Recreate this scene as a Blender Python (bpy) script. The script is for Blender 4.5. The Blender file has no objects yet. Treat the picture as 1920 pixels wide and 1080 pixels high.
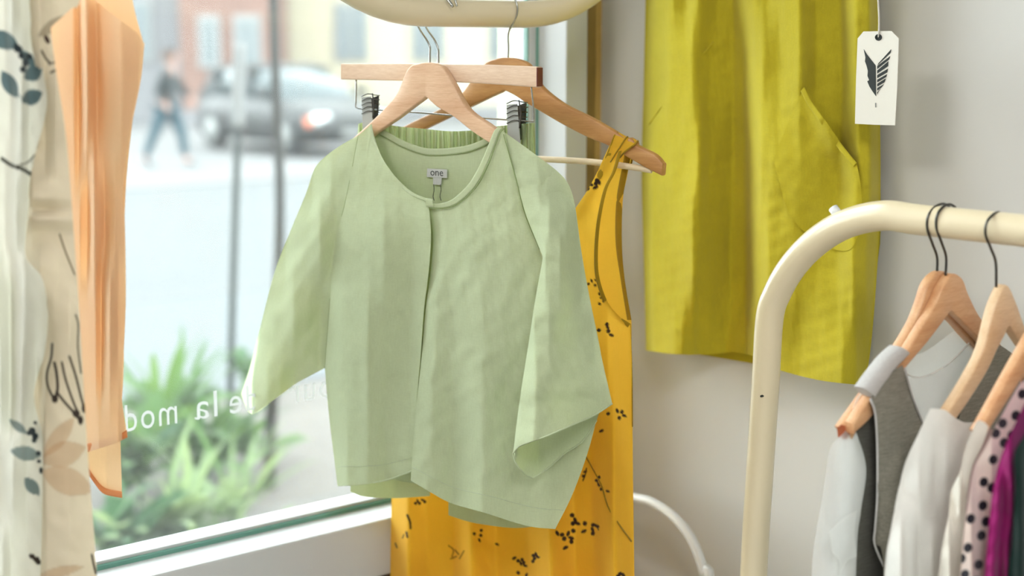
import bpy, bmesh, math, random
import numpy as np
from mathutils import Vector, Matrix

random.seed(7)
SC = bpy.context.scene
COL = SC.collection
PI = math.pi

# ------------------------------------------------------------------ camera
F = 2700.0                                   # focal length in pixels of the 1920 px wide frame
PITCH = math.atan(440 / F)
CAM = np.array([0.0, 0.0, 1.6])
cam_data = bpy.data.cameras.new('camera')
cam_data.sensor_width = 36.0
cam_data.lens = F / 1920 * 36
cam_data.clip_start = 0.05
cam_data.clip_end = 500
cam = bpy.data.objects.new('camera', cam_data)
COL.objects.link(cam)
cam.location = CAM
cam.rotation_euler = (PI / 2 - PITCH, 0, 0)
cam_data.dof.use_dof = True
cam_data.dof.focus_distance = 1.83
cam_data.dof.aperture_fstop = 2.6
SC.camera = cam

# ------------------------------------------------------------------ light
world = bpy.data.worlds.new('world')
SC.world = world
world.use_nodes = True
bg = world.node_tree.nodes['Background']
bg.inputs['Color'].default_value = (0.92, 0.965, 1.0, 1)
bg.inputs['Strength'].default_value = 4.2


def area(name, loc, rot, sx, sy, power, col=(1, 1, 1)):
    l = bpy.data.lights.new(name, 'AREA')
    l.shape = 'RECTANGLE'
    l.size, l.size_y, l.energy, l.color = sx, sy, power, col
    o = bpy.data.objects.new(name, l)
    COL.objects.link(o)
    o.location, o.rotation_euler = loc, rot
    return o


area('fill_light', (-1.5, 0.35, 2.83), (0, 0, 0), 0.9, 0.9, 15, (1, 0.975, 0.94))  # added fill light overhead, out of view, no known fixture
area('fill_light', (0.3, -0.7, 2.83), (0, 0, 0), 0.9, 0.9, 24, (0.98, 0.99, 1.0))  # second added fill, behind the camera

SC.view_settings.view_transform = 'Standard'
SC.view_settings.look = 'None'
SC.view_settings.exposure = 1.05
SC.view_settings.gamma = 1.0
SC.view_settings.use_curve_mapping = False


# ------------------------------------------------------------------ surveying: a point of the photograph -> a point of a real plane
def rays(P):
    P = np.asarray(P, float)
    a = (P[..., 0] - 960) / F
    b = (540 - P[..., 1]) / F
    return np.stack([a, math.cos(PITCH) + b * math.sin(PITCH), -math.sin(PITCH) + b * math.cos(PITCH)], -1)


def at(px, py, Y):
    d = rays((px, py))
    return CAM + d * (Y / d[1])


class Plane:
    """upright plane through O, turned by yaw degrees: local x along it, local y away from the viewer, local z up"""

    def __init__(s, O, yaw):
        s.O = np.array(O, float)
        s.deg = yaw
        s.yaw = math.radians(yaw)
        s.ex = np.array([math.cos(s.yaw), math.sin(s.yaw), 0])
        s.n = np.array([-math.sin(s.yaw), math.cos(s.yaw), 0])

    def loc(s, P, d=0.0):
        r = rays(P)
        d = np.asarray(d, float)
        t = (d + (s.O - CAM) @ s.n) / (r @ s.n)
        Q = CAM + r * t[..., None]
        out = np.empty(Q.shape)
        out[..., 0] = (Q - s.O) @ s.ex
        out[..., 1] = d
        out[..., 2] = Q[..., 2] - s.O[2]
        return out


# ------------------------------------------------------------------ materials
def lin(c):
    return tuple(((x / 255) / 12.92 if x / 255 <= 0.04045 else ((x / 255 + 0.055) / 1.055) ** 2.4) for x in c)


MATS = {}


def nodes_of(name):
    m = bpy.data.materials.new(name)
    m.use_nodes = True
    nt = m.node_tree
    return m, nt, nt.nodes['Principled BSDF'], nt.nodes['Material Output']


def N(nt, t, **kw):
    n = nt.nodes.new(t)
    for k, v in kw.items():
        setattr(n, k, v)
    return n


def mixc(nt, fac, a, b, mode='MIX'):
    n = N(nt, 'ShaderNodeMix', data_type='RGBA', blend_type=mode)
    for sock, v in ((n.inputs[0], fac), (n.inputs[6], a), (n.inputs[7], b)):
        if hasattr(v, 'is_output'):
            nt.links.new(v, sock)
        elif isinstance(v, (int, float)):
            sock.default_value = v
        else:
            sock.default_value = (*v, 1)
    return n.outputs[2]


def noise(nt, scale, detail=3, stretch=(1, 1, 1), rough=0.55):
    tc = N(nt, 'ShaderNodeTexCoord')
    mp = N(nt, 'ShaderNodeMapping')
    mp.inputs['Scale'].default_value = stretch
    nt.links.new(tc.outputs['Object'], mp.inputs['Vector'])
    n = N(nt, 'ShaderNodeTexNoise')
    n.inputs['Scale'].default_value = scale
    n.inputs['Detail'].default_value = detail
    n.inputs['Roughness'].default_value = rough
    nt.links.new(mp.outputs[0], n.inputs['Vector'])
    return n.outputs['Fac']


def ramp(nt, fac, lo, hi):
    r = N(nt, 'ShaderNodeMapRange')
    r.inputs[1].default_value, r.inputs[2].default_value = lo, hi
    nt.links.new(fac, r.inputs[0])
    return r.outputs[0]


def plain(name, rgb, rough=0.5, metal=0.0, var=0.0, vscale=8.0, bump=0.0, bscale=60.0, spec=0.5, coat=0.0, linear=False):
    if name in MATS:
        return MATS[name]
    m, nt, b, out = nodes_of(name)
    c = rgb if linear else lin(rgb)
    b.inputs['Base Color'].default_value = (*c, 1)
    b.inputs['Roughness'].default_value = rough
    b.inputs['Metallic'].default_value = metal
    b.inputs['Specular IOR Level'].default_value = spec
    b.inputs['Coat Weight'].default_value = coat
    if var:
        f = noise(nt, vscale, 4)
        nt.links.new(mixc(nt, ramp(nt, f, 0.3, 0.7), tuple(x * (1 - var) for x in c), tuple(min(1, x * (1 + var)) for x in c)), b.inputs['Base Color'])
    if bump:
        bp = N(nt, 'ShaderNodeBump')
        bp.inputs['Strength'].default_value = bump
        bp.inputs['Distance'].default_value = 0.002
        nt.links.new(noise(nt, bscale, 4), bp.inputs['Height'])
        nt.links.new(bp.outputs[0], b.inputs['Normal'])
    MATS[name] = m
    return m


def fabric(name, rgb, trans=0.25, weave=0.06, tcol=None, prints=False, sheer=0.0, slub=(1, 1, 0.12), wscale=700.0, mottle=0.05, heather=0.0, bump=0.25):
    """woven cloth: diffuse front, light coming through from behind, thread and slub variation, optional print attribute"""
    if name in MATS:
        return MATS[name]
    m, nt, b, out = nodes_of(name)
    c = lin(rgb)
    col = c
    w1 = noise(nt, wscale, 2, slub)
    w2 = noise(nt, wscale, 2, (slub[2], 1, slub[0]))
    mt = noise(nt, 14, 3)
    sc = lambda k: tuple(max(0, min(1, x * k)) for x in c)
    col = mixc(nt, ramp(nt, w1, 0.3, 0.7), sc(1 - weave), sc(1 + weave))
    col = mixc(nt, 0.5, col, mixc(nt, ramp(nt, w2, 0.3, 0.7), sc(1 - weave), sc(1 + weave)))
    col = mixc(nt, ramp(nt, mt, 0.3, 0.7), mixc(nt, 1.0, col, (1 - mottle,) * 3, 'MULTIPLY'), col)
    if heather:
        h = noise(nt, 260, 4, (0.25, 1, 2.2), 0.7)
        col = mixc(nt, ramp(nt, h, 0.35, 0.65), mixc(nt, 1.0, col, (1 - heather,) * 3, 'MULTIPLY'), col)
    if prints:
        at_ = N(nt, 'ShaderNodeAttribute', attribute_name='print')
        col = mixc(nt, at_.outputs['Alpha'], col, at_.outputs['Color'])
    nt.links.new(col, b.inputs['Base Color'])
    b.inputs['Roughness'].default_value = 0.9
    b.inputs['Specular IOR Level'].default_value = 0.12
    b.inputs['Sheen Weight'].default_value = 0.15
    bp = N(nt, 'ShaderNodeBump')
    bp.inputs['Strength'].default_value = bump
    bp.inputs['Distance'].default_value = 0.0006
    nt.links.new(w1, bp.inputs['Height'])
    nt.links.new(bp.outputs[0], b.inputs['Normal'])
    sh = b.outputs[0]
    if trans:
        tr = N(nt, 'ShaderNodeBsdfTranslucent')
        if tcol:
            if prints:
                nt.links.new(mixc(nt, at_.outputs['Alpha'], lin(tcol), at_.outputs['Color']), tr.inputs['Color'])
            else:
                tr.inputs['Color'].default_value = (*lin(tcol), 1)
        else:
            nt.links.new(col, tr.inputs['Color'])
        mx = N(nt, 'ShaderNodeMixShader')
        mx.inputs[0].default_value = trans
        nt.links.new(sh, mx.inputs[1])
        nt.links.new(tr.outputs[0], mx.inputs[2])
        sh = mx.outputs[0]
    if sheer:
        tp = N(nt, 'ShaderNodeBsdfTransparent')
        mx = N(nt, 'ShaderNodeMixShader')
        mx.inputs[0].default_value = sheer
        nt.links.new(sh, mx.inputs[1])
        nt.links.new(tp.outputs[0], mx.inputs[2])
        sh = mx.outputs[0]
    nt.links.new(sh, out.inputs['Surface'])
    MATS[name] = m
    return m


def wood(name, a, b_, along='x', rough=0.42, scale=9.0):
    if name in MATS:
        return MATS[name]
    m, nt, b, out = nodes_of(name)
    st = (1, 9, 9) if along == 'x' else (9, 9, 1)
    f = noise(nt, scale, 5, st, 0.6)
    g = noise(nt, scale * 9, 3, st, 0.6)
    col = mixc(nt, ramp(nt, f, 0.3, 0.72), lin(a), lin(b_))
    col = mixc(nt, ramp(nt, g, 0.35, 0.75), col, mixc(nt, 1.0, col, (0.86, 0.8, 0.74), 'MULTIPLY'))
    nt.links.new(col, b.inputs['Base Color'])
    b.inputs['Roughness'].default_value = rough
    MATS[name] = m
    return m


def glass_mat():
    if 'glass' in MATS:
        return MATS['glass']
    m, nt, b, out = nodes_of('glass')
    tp = N(nt, 'ShaderNodeBsdfTransparent')
    tp.inputs['Color'].default_value = (0.95, 0.985, 0.97, 1)
    gl = N(nt, 'ShaderNodeBsdfGlossy')
    gl.inputs['Roughness'].default_value = 0.02
    fr = N(nt, 'ShaderNodeFresnel')
    fr.inputs['IOR'].default_value = 1.3
    mx = N(nt, 'ShaderNodeMixShader')
    nt.links.new(fr.outputs[0], mx.inputs[0])
    nt.links.new(tp.outputs[0], mx.inputs[1])
    nt.links.new(gl.outputs[0], mx.inputs[2])
    du = N(nt, 'ShaderNodeBsdfTranslucent')
    du.inputs['Color'].default_value = (0.95, 0.97, 0.97, 1)
    mz = N(nt, 'ShaderNodeMixShader')
    mz.inputs[0].default_value = 0.016
    nt.links.new(mx.outputs[0], mz.inputs[1])
    nt.links.new(du.outputs[0], mz.inputs[2])
    nt.links.new(mz.outputs[0], out.inputs['Surface'])
    MATS['glass'] = m
    return m


# ------------------------------------------------------------------ objects
def link(name, me, mat=None, parent=None, smooth=True):
    o = bpy.data.objects.new(name, me)
    COL.objects.link(o)
    if parent:
        o.parent = parent
    if mat is not None and not me.materials:
        me.materials.append(mat)
    if smooth and len(me.polygons):
        me.polygons.foreach_set('use_smooth', [True] * len(me.polygons))
    return o


def thing(name, label, cat, loc=(0, 0, 0), yaw=0.0, group=None):
    o = bpy.data.objects.new(name, None)
    COL.objects.link(o)
    o.empty_display_size = 0.05
    o.location = loc
    o.rotation_euler = (0, 0, math.radians(yaw))
    o['label'], o['category'] = label, cat
    if group:
        o['group'] = group
    return o


def on(P, name, label, cat, group=None):
    return thing(name, label, cat, P.O, P.deg, group)


def structure(o):
    o['kind'] = 'structure'
    return o


def mesh(name, verts, faces):
    me = bpy.data.meshes.new(name)
    me.from_pydata([tuple(map(float, v)) for v in verts], [], faces)
    me.update()
    return me


def box_mesh(name, x0, x1, y0, y1, z0, z1, bevel=0.0):
    bm = bmesh.new()
    bmesh.ops.create_cube(bm, size=1)
    for v in bm.verts:
        v.co = Vector((x0 + (v.co.x + .5) * (x1 - x0), y0 + (v.co.y + .5) * (y1 - y0), z0 + (v.co.z + .5) * (z1 - z0)))
    if bevel:
        bmesh.ops.bevel(bm, geom=bm.edges[:], offset=bevel, segments=2, profile=0.7, affect='EDGES')
    me = bpy.data.meshes.new(name)
    bm.to_mesh(me)
    bm.free()
    return me


def box(name, mat, x0, x1, y0, y1, z0, z1, parent=None, bevel=0.0):
    return link(name, box_mesh(name, x0, x1, y0, y1, z0, z1, bevel), mat, parent, smooth=False)


def crs(P, per=10):
    """Catmull-Rom through the points, same number of samples for the same number of points"""
    P = np.asarray(P, float)
    if len(P) == 2:
        t = np.linspace(0, 1, per + 1)[:, None]
        return P[0] * (1 - t) + P[1] * t
    Q = np.vstack([2 * P[0] - P[1], P, 2 * P[-1] - P[-2]])
    out = []
    for i in range(1, len(Q) - 2):
        p0, p1, p2, p3 = Q[i - 1:i + 3]
        t = np.linspace(0, 1, per, endpoint=False)[:, None]
        out.append(0.5 * (2 * p1 + (p2 - p0) * t + (2 * p0 - 5 * p1 + 4 * p2 - p3) * t ** 2 + (3 * p1 - p0 - 3 * p2 + p3) * t ** 3))
    out.append(P[-1:])
    return np.vstack(out)


def rs(P, n):
    """resample a polyline (or a list of polylines that meet in corners) to n+1 points evenly spaced"""
    if isinstance(P[0][0], (tuple, list)):
        C = np.vstack([crs(p) for p in P])
    else:
        C = crs(P)
    s = np.concatenate([[0], np.cumsum(np.linalg.norm(np.diff(C, axis=0), axis=1))])
    t = np.linspace(0, s[-1], n + 1)
    return np.stack([np.interp(t, s, C[:, k]) for k in range(C.shape[1])], 1)


def tube_mesh(name, pts, r, seg=10, caps=True, closed=False):
    pts = [Vector(p) for p in pts]
    n = len(pts)
    rr = r if hasattr(r, '__len__') else [r] * n
    V, Fc = [], []
    up = None
    for i, p in enumerate(pts):
        t = (pts[(i + 1) % n] - pts[i - 1]) if closed else (pts[min(i + 1, n - 1)] - pts[max(i - 1, 0)])
        t.normalize()
        if up is None:
            up = t.orthogonal().normalized()
        else:
            up = (up - t * up.dot(t)).normalized()
        s = t.cross(up)
        for k in range(seg):
            a = 2 * PI * k / seg
            V.append(p + (up * math.cos(a) + s * math.sin(a)) * rr[i])
    for i in range(n if closed else n - 1):
        for k in range(seg):
            j = (i + 1) % n
            Fc.append((i * seg + k, i * seg + (k + 1) % seg, j * seg + (k + 1) % seg, j * seg + k))
    if caps and not closed:
        Fc.append(tuple(range(seg - 1, -1, -1)))
        Fc.append(tuple((n - 1) * seg + k for k in range(seg)))
    return mesh(name, V, Fc)


def tube(name, pts, r, mat, parent=None, seg=10, closed=False):
    return link(name, tube_mesh(name, pts, r, seg, True, closed), mat, parent)


def ripple(PX, PY, scale, seed, ang=(0, PI), k=9):
    rg = np.random.RandomState(seed)
    z = np.zeros(np.shape(PX))
    for _ in range(k):
        a = rg.uniform(*ang)
        f = 2 * PI / (scale * rg.uniform(0.6, 1.7))
        z += np.sin(f * (PX * math.cos(a) + PY * math.sin(a)) + rg.uniform(0, 2 * PI)) * rg.uniform(0.4, 1)
    return z / math.sqrt(k)


def prof(rows, gain=1.0):
    """depth in mm as rows of (x, d) at heights y, in between joined smoothly"""
    ys = [r[0] for r in rows]

    def f(PX, PY):
        L = np.stack([np.interp(PX, [p[0] for p in r[1]], [p[1] for p in r[1]]) for r in rows], 0)
        out = L[0] * 1.0
        for i in range(len(rows) - 1):
            t = np.clip((PY - ys[i]) / (ys[i + 1] - ys[i]), 0, 1)
            t = t * t * (3 - 2 * t)
            out = out * (1 - t) + L[i + 1] * t
        return out * gain / 1000.0
    return f


def blur(D, n, axis):
    for _ in range(n):
        E = np.concatenate([D.take([0], axis), D, D.take([-1], axis)], axis)
        L = D.shape[axis]
        D = (E.take(range(0, L), axis) + 2 * E.take(range(1, L + 1), axis) + E.take(range(2, L + 2), axis)) / 4
    return D


def coons(top, bottom, left, right, nu, nv):
    c0, c1 = rs(top, nu), rs(bottom, nu)
    d0, d1 = rs(left, nv), rs(right, nv)
    u = np.linspace(0, 1, nu + 1)[None, :, None]
    v = np.linspace(0, 1, nv + 1)[:, None, None]
    S = (1 - v) * c0[None] + v * c1[None] + (1 - u) * d0[:, None] + u * d1[:, None]
    S -= (1 - u) * (1 - v) * c0[0] + u * (1 - v) * c0[-1] + (1 - u) * v * c1[0] + u * v * c1[-1]
    return S


def grid_mesh(name, G):
    h, w = G.shape[:2]
    idx = np.arange(h * w).reshape(h, w)
    q = np.stack([idx[:-1, :-1], idx[1:, :-1], idx[1:, 1:], idx[:-1, 1:]], -1).reshape(-1, 4)
    me = bpy.data.meshes.new(name)
    me.vertices.add(h * w)
    me.vertices.foreach_set('co', G.reshape(-1).astype(np.float32))
    me.loops.add(q.size)
    me.loops.foreach_set('vertex_index', q.reshape(-1).astype(np.int32))
    me.polygons.add(len(q))
    me.polygons.foreach_set('loop_start', np.arange(0, q.size, 4, dtype=np.int32))
    me.update(calc_edges=True)
    me.validate()
    return me


def paint(me, PX, PY, shapes):
    A = np.zeros((PX.size, 4), np.float32)
    X, Y = PX.reshape(-1), PY.reshape(-1)
    for s in shapes:
        if s[0] in ('e', 'leaf'):
            _, cx, cy, rx, ry, ang, col = s
            ca, sa = math.cos(math.radians(ang)), math.sin(math.radians(ang))
            u = ((X - cx) * ca + (Y - cy) * sa) / rx
            w = (-(X - cx) * sa + (Y - cy) * ca) / ry
            if s[0] == 'e':
                k = np.clip((1 - np.sqrt(u * u + w * w)) * min(rx, ry) / 1.2 + 0.5, 0, 1)
            else:
                k = np.clip((1 - u * u - np.abs(w)) * min(rx, ry) / 1.6 + 0.3, 0, 1) * (np.abs(u) < 1)
        else:
            _, pts, wid, col = s
            d = np.full(X.shape, 1e9)
            C = crs(pts, 6)
            for a, b in zip(C[:-1], C[1:]):
                ab = b - a
                t = np.clip(((X - a[0]) * ab[0] + (Y - a[1]) * ab[1]) / max(1e-6, ab @ ab), 0, 1)
                d = np.minimum(d, np.hypot(X - a[0] - t * ab[0], Y - a[1] - t * ab[1]))
            k = np.clip((wid / 2 - d) / 1.2 + 0.5, 0, 1)
        alpha = col[3] if len(col) > 3 else 1.0
        k = k * alpha
        c = np.array(lin(col[:3]))
        na = A[:, 3] + k * (1 - A[:, 3])
        A[:, :3] = np.where(na[:, None] > 1e-5, (A[:, :3] * (A[:, 3] * (1 - k))[:, None] + c * k[:, None]) / np.maximum(na, 1e-5)[:, None], A[:, :3])
        A[:, 3] = na
    at_ = me.color_attributes.new('print', 'FLOAT_COLOR', 'POINT')
    at_.data.foreach_set('color', A.reshape(-1))


def cloth(name, P, top, bottom, left, right, nu, nv, dep, mat, parent, base=0.0, wr=None, soft=3, softv=2, shapes=None, edge_fade=False):
    """a sheet of cloth hanging in plane P: outline curves plus folds in depth"""
    S = coons(top, bottom, left, right, nu, nv)
    PX, PY = S[..., 0], S[..., 1]
    D = dep(PX, PY) if callable(dep) else np.full(PX.shape, dep / 1000.0)
    if soft:
        D = blur(D, soft, 1)
    if softv:
        D = blur(D, softv, 0)
    for w in (wr or []):
        D = D + w[0] / 1000 * ripple(PX, PY, w[1], w[2], *(w[3:] or ()))
    G = P.loc(S, D + base / 1000)
    me = grid_mesh(name, G)
    if shapes is not None:
        paint(me, PX, PY, shapes)
    o = link(name, me, mat, parent)
    return o, G


def strip(name, P, inner, outer, d, mat, parent, n=60, thick=1.6):
    """a narrow raised band between two curves (binding, waistband, hem)"""
    a, b = rs(inner, n), rs(outer, n)
    d = np.asarray(d, float) / 1000
    dd = np.interp(np.linspace(0, 1, n + 1), np.linspace(0, 1, d.size), d.reshape(-1)) if d.size > 1 else np.full(n + 1, float(d))
    rows = []
    for t, off in ((0, 0.3), (0.0, -thick), (0.25, -thick * 1.3), (0.75, -thick * 1.3), (1.0, -thick), (1.0, 0.3)):
        rows.append(P.loc(a * (1 - t) + b * t, dd + off / 1000))
    return link(name, grid_mesh(name, np.stack(rows, 0)), mat, parent)


def line3(P, pts, d, n=40):
    C = rs(pts, n)
    d = np.asarray(d, float)
    dd = np.interp(np.linspace(0, 1, n + 1), np.linspace(0, 1, d.size), d.reshape(-1)) if d.size > 1 else np.full(n + 1, float(d))
    return P.loc(C, dd / 1000)


def slab(name, P, top, bot, thick, mat, parent, per=8, y0=0.0, c=0.0022):
    """a board between an upper and a lower curve, corners rounded off"""
    T, B = crs(top, per), crs(bot, per)
    if T.shape[1] == 2:
        T, B = P.loc(T, y0), P.loc(B, y0)
    h = thick / 2
    V, Fc = [], []
    m = 12
    for t, b in zip(T, B):
        w = t - b
        L = np.linalg.norm(w)
        w = w / max(L, 1e-6)
        cc = min(c, L * 0.3, h * 0.6)
        y = np.array([0, 1, 0])
        k = cc * 0.3
        for p, yy in ((b + w * cc, -h), (t - w * cc, -h), (t - w * k, -h + k), (t, -h + cc), (t, h - cc), (t - w * k, h - k), (t - w * cc, h), (b + w * cc, h), (b + w * k, h - k), (b, h - cc), (b, -h + cc), (b + w * k, -h + k)):
            V.append(p + y * yy)
    n = len(T)
    for i in range(n - 1):
        for k in range(m):
            Fc.append((i * m + k, i * m + (k + 1) % m, (i + 1) * m + (k + 1) % m, (i + 1) * m + k))
    Fc.append(tuple(range(m - 1, -1, -1)))
    Fc.append(tuple((n - 1) * m + k for k in range(m)))
    o = link(name, mesh(name, V, Fc), mat, parent)
    fix_normals(o.data)
    try:
        o.data.set_sharp_from_angle(angle=math.radians(50))
    except Exception:
        pass
    return o


def fix_normals(me):
    bm = bmesh.new()
    bm.from_mesh(me)
    bmesh.ops.recalc_face_normals(bm, faces=bm.faces)
    bm.to_mesh(me)
    bm.free()


def poly_plate(name, P, pts, y, thick, mat, parent, pixels=True, hole=None):
    """flat shape cut from a sheet: outline in the plane, given thickness"""
    Q = P.loc(np.array(pts, float), y) if pixels else np.array([(p[0], y, p[1]) for p in pts])
    bm = bmesh.new()
    vs = [bm.verts.new(Vector(q)) for q in Q]
    f = bm.faces.new(vs)
    if thick:
        r = bmesh.ops.extrude_face_region(bm, geom=[f])
        for v in r['geom']:
            if isinstance(v, bmesh.types.BMVert):
                v.co.y += thick
    bmesh.ops.recalc_face_normals(bm, faces=bm.faces)
    me = bpy.data.meshes.new(name)
    bm.to_mesh(me)
    bm.free()
    return link(name, me, mat, parent, smooth=False)


# ------------------------------------------------------------------ palette
M_WALL = plain('wall_paint', (214, 213, 209), 0.75, var=0.012, vscale=3, bump=0.12, bscale=90)
M_BACK = plain('warm_grey_back_wall', (150, 144, 136), 0.8, var=0.05)
M_CEIL = plain('ceiling_paint', (225, 224, 220), 0.8, var=0.01)
M_FLOOR = plain('pale_floor_paint', (206, 206, 202), 0.5, var=0.03)
M_FRAME = plain('white_window_paint', (199, 202, 204), 0.35, var=0.015, vscale=6)
M_OLIVE = plain('white_paint_in_shade', (176, 175, 152), 0.6, var=0.04)  # white paint with the shade beside the window put into its colour
M_BRASS = plain('ochre_wood_strip', (196, 164, 92), 0.45, var=0.15, vscale=20)
M_BROWN = plain('dark_brown_boards', (96, 82, 66), 0.7, var=0.1)
M_GASKET = plain('green_glass_edge', (104, 156, 142), 0.2)
M_CREAM = plain('cream_tube_enamel', (222, 207, 174), 0.28, coat=0.4, var=0.01)
M_WTUBE = plain('white_tube_enamel', (226, 228, 228), 0.3)
M_STEEL = plain('steel_wire', (176, 178, 174), 0.25, metal=1.0)
M_CLIP = plain('grey_clip_plate', (168, 172, 168), 0.35)
M_DSTEEL = plain('dark_steel_wire', (86, 84, 80), 0.3, metal=1.0)
M_WOODP = wood('pale_beech', (214, 172, 138), (232, 200, 168))
M_WOODT = wood('pale_trouser_beech', (226, 196, 168), (238, 214, 190))
M_WOODA = wood('amber_beech', (176, 124, 72), (206, 158, 102))
M_WOODO = wood('orange_beech', (206, 150, 104), (226, 180, 136))
M_WOODL = wood('light_beech', (222, 186, 144), (236, 206, 168))
M_WOODR = wood('pale_rod', (222, 204, 170), (234, 218, 188))
M_ENDR = plain('dark_red_cap', (104, 44, 40), 0.5, var=0.1, vscale=60)
M_ENDO = plain('orange_end_grain', (178, 98, 62), 0.6, var=0.1, vscale=80)
M_SAGE = fabric('sage_cotton', (193, 204, 169), 0.2, tcol=(184, 196, 108), weave=0.06)
M_SAGED = fabric('sage_cotton_seam', (138, 154, 104), 0.05)
M_SAGEH = fabric('sage_hem_thread', (182, 192, 160), 0.0)
M_SAGEP = fabric('sage_trouser_cotton', (178, 192, 150), 0.25, tcol=(192, 204, 140))
M_LABEL = fabric('grey_label', (196, 198, 196), 0.1)
M_INK = plain('dark_ink', (34, 40, 38), 0.7)
M_MUST = fabric('mustard_cotton', (240, 192, 58), 0.38, tcol=(255, 214, 84), prints=True, weave=0.04)
M_MUSTP = fabric('mustard_plain', (240, 192, 58), 0.38, tcol=(255, 214, 84), weave=0.04)
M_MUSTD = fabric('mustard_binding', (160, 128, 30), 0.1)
M_CHART = fabric('chartreuse_linen', (198, 183, 48), 0.12, weave=0.07, mottle=0.1)
M_PEACH = fabric('peach_crepe', (234, 202, 166), 0.34, tcol=(246, 198, 138), weave=0.03)
M_PEACHD = fabric('peach_hem', (206, 140, 92), 0.3, tcol=(240, 150, 80), weave=0.03)
M_FLORAL = fabric('floral_voile', (224, 224, 214), 0.3, tcol=(214, 210, 192), prints=True, weave=0.03)
M_FLORAL_SHADED = fabric('floral_voile_shaded', (206, 195, 174), 0.3, tcol=(206, 188, 156), prints=True, weave=0.03)  # same voile, darkened to carry the shade of the inner layer
M_SHEER = fabric('white_chiffon', (240, 240, 238), 0.4, sheer=0.45, weave=0.02)
M_SHEER2 = fabric('white_chiffon_double', (222, 222, 218), 0.4, sheer=0.15, weave=0.02)
M_GREY = fabric('grey_marl', (150, 145, 132), 0.05, heather=0.3, weave=0.12)
M_GREYL = fabric('lit_marl_and_piping', (206, 203, 200), 0.1, heather=0.1)  # marl brightened as lit for the shoulder; also the pale edge piping
M_GREYD = fabric('grey_marl_shaded', (96, 94, 86), 0.05, heather=0.25)  # same marl, darkened for the shadow inside the top
M_WHITE = fabric('white_crepe', (240, 238, 232), 0.25, weave=0.03)
M_CREAMC = fabric('cream_crepe', (236, 230, 218), 0.2, weave=0.03)
M_MAUVE = fabric('mauve_inner_cloth', (176, 150, 146), 0.2, weave=0.03)
M_DOTS = fabric('dotted_satin', (226, 206, 196), 0.2, prints=True, weave=0.02)
M_MAG = fabric('magenta_satin', (150, 34, 104), 0.1, weave=0.03)
M_DGREEN = fabric('bottle_green', (22, 42, 38), 0.05, weave=0.05)
M_CARD = plain('white_card', (226, 222, 212), 0.7)
M_STRING = plain('white_string', (214, 210, 200), 0.8)
M_GLASS = glass_mat()
M_LETTER = fabric('white_vinyl', (206, 208, 208), 0.4, weave=0.0, mottle=0.0)

# ------------------------------------------------------------------ survey of the place
WIN = Plane(at(1105, 100, 2.45), 39)      # inner face of the window wall, x = 0 at the room corner
WIN.O[2] = 0
WALL = Plane(WIN.O, -51)                  # right-hand wall, x grows towards the viewer
TUBE = Plane(at(880, 25, 1.95), 39)       # suspended rail, parallel to the window


def tube_at(px, yaw=-31):
    p = TUBE.loc(np.array([px, 25.0]), 0.0)
    return Plane(TUBE.O + TUBE.ex * p[0], yaw)


JK = tube_at(812)                          # plane of the green jacket
TR = tube_at(829)                          # plane of the trouser hanger
YD = tube_at(945)                          # plane of the yellow dress
RACK = Plane(at(1443, 600, 1.8), -51)
BARZ = RACK.O[2] + 0.149


def rack_at(s):
    P = Plane(RACK.O + RACK.ex * s, 39)
    P.O[2] = BARZ
    return P


# ------------------------------------------------------------------ room
def wall_box(name, P, x0, x1, y0, y1, z0, z1, mat):
    o = box(name, mat, x0, x1, y0, y1, z0, z1)
    o.location = (P.O[0], P.O[1], 0)
    o.rotation_euler = (0, 0, P.yaw)
    return structure(o)


SILL = 0.906
wall_box('wall_right', WALL, 0.0, 3.9, 0.0, 0.15, 0, 2.9, M_WALL)
wall_box('wall_left', WIN, -4.2, 0.0, -0.03, 0.15, 0, SILL - 0.165, M_BROWN)
wall_box('wall_lintel', WIN, -4.2, 0.0, -0.01, 0.15, 2.55, 2.9, M_WALL)
wall_box('trim_1', WIN, -0.078, 0.0, -0.004, 0.15, SILL - 0.2, 2.55, M_OLIVE)  # wall strip coloured as if in shade
wall_box('trim_2', WALL, 0.002, 0.030, -0.012, 0.0, 0.1, 2.55, M_BRASS)
wall_box('floor', WIN, -4.2, 0.1, -3.9, 0.1, -0.1, 0.0, M_FLOOR)
wall_box('ceiling', WIN, -4.2, 0.1, -3.9, 0.1, 2.9, 3.0, M_CEIL)
wall_box('wall_back', WIN, -4.2, 0.0, -3.9, -3.75, 0, 2.9, M_BACK)
wall_box('wall_far', WIN, -4.2, -4.05, -3.75, -0.03, 0, 2.9, M_BACK)
wall_box('baseboard_right', WALL, 0.03, 3.6, -0.014, 0.0, 0.0, 0.1, M_FRAME)

win = bpy.data.objects.new('window_1', None)
COL.objects.link(win)
win.location, win.rotation_euler = (WIN.O[0], WIN.O[1], 0), (0, 0, WIN.yaw)
structure(win)
box('frame_stile', M_FRAME, -0.119, -0.074, -0.078, 0.05, SILL, 2.55, win, 0.003)
box('glazing_bead', M_FRAME, -0.136, -0.119, -0.006, 0.03, SILL + 0.0115, 2.48, win, 0.002)
box('gasket', M_GASKET, -0.1222, -0.1192, -0.0095, -0.0062, SILL + 0.012, 2.48, win)
box('gasket', M_GASKET, -0.139, -0.136, -0.004, 0.004, SILL + 0.012, 2.48, win)
box('frame_stile', M_FRAME, -4.2, -4.1, -0.036, 0.05, SILL, 2.55, win, 0.003)
box('frame_head', M_FRAME, -4.2, -0.119, -0.036, 0.05, 2.48, 2.56, win, 0.003)
box('frame_rail', M_FRAME, -4.2, -0.074, -0.078, 0.05, SILL - 0.088, SILL, win, 0.004)
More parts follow.
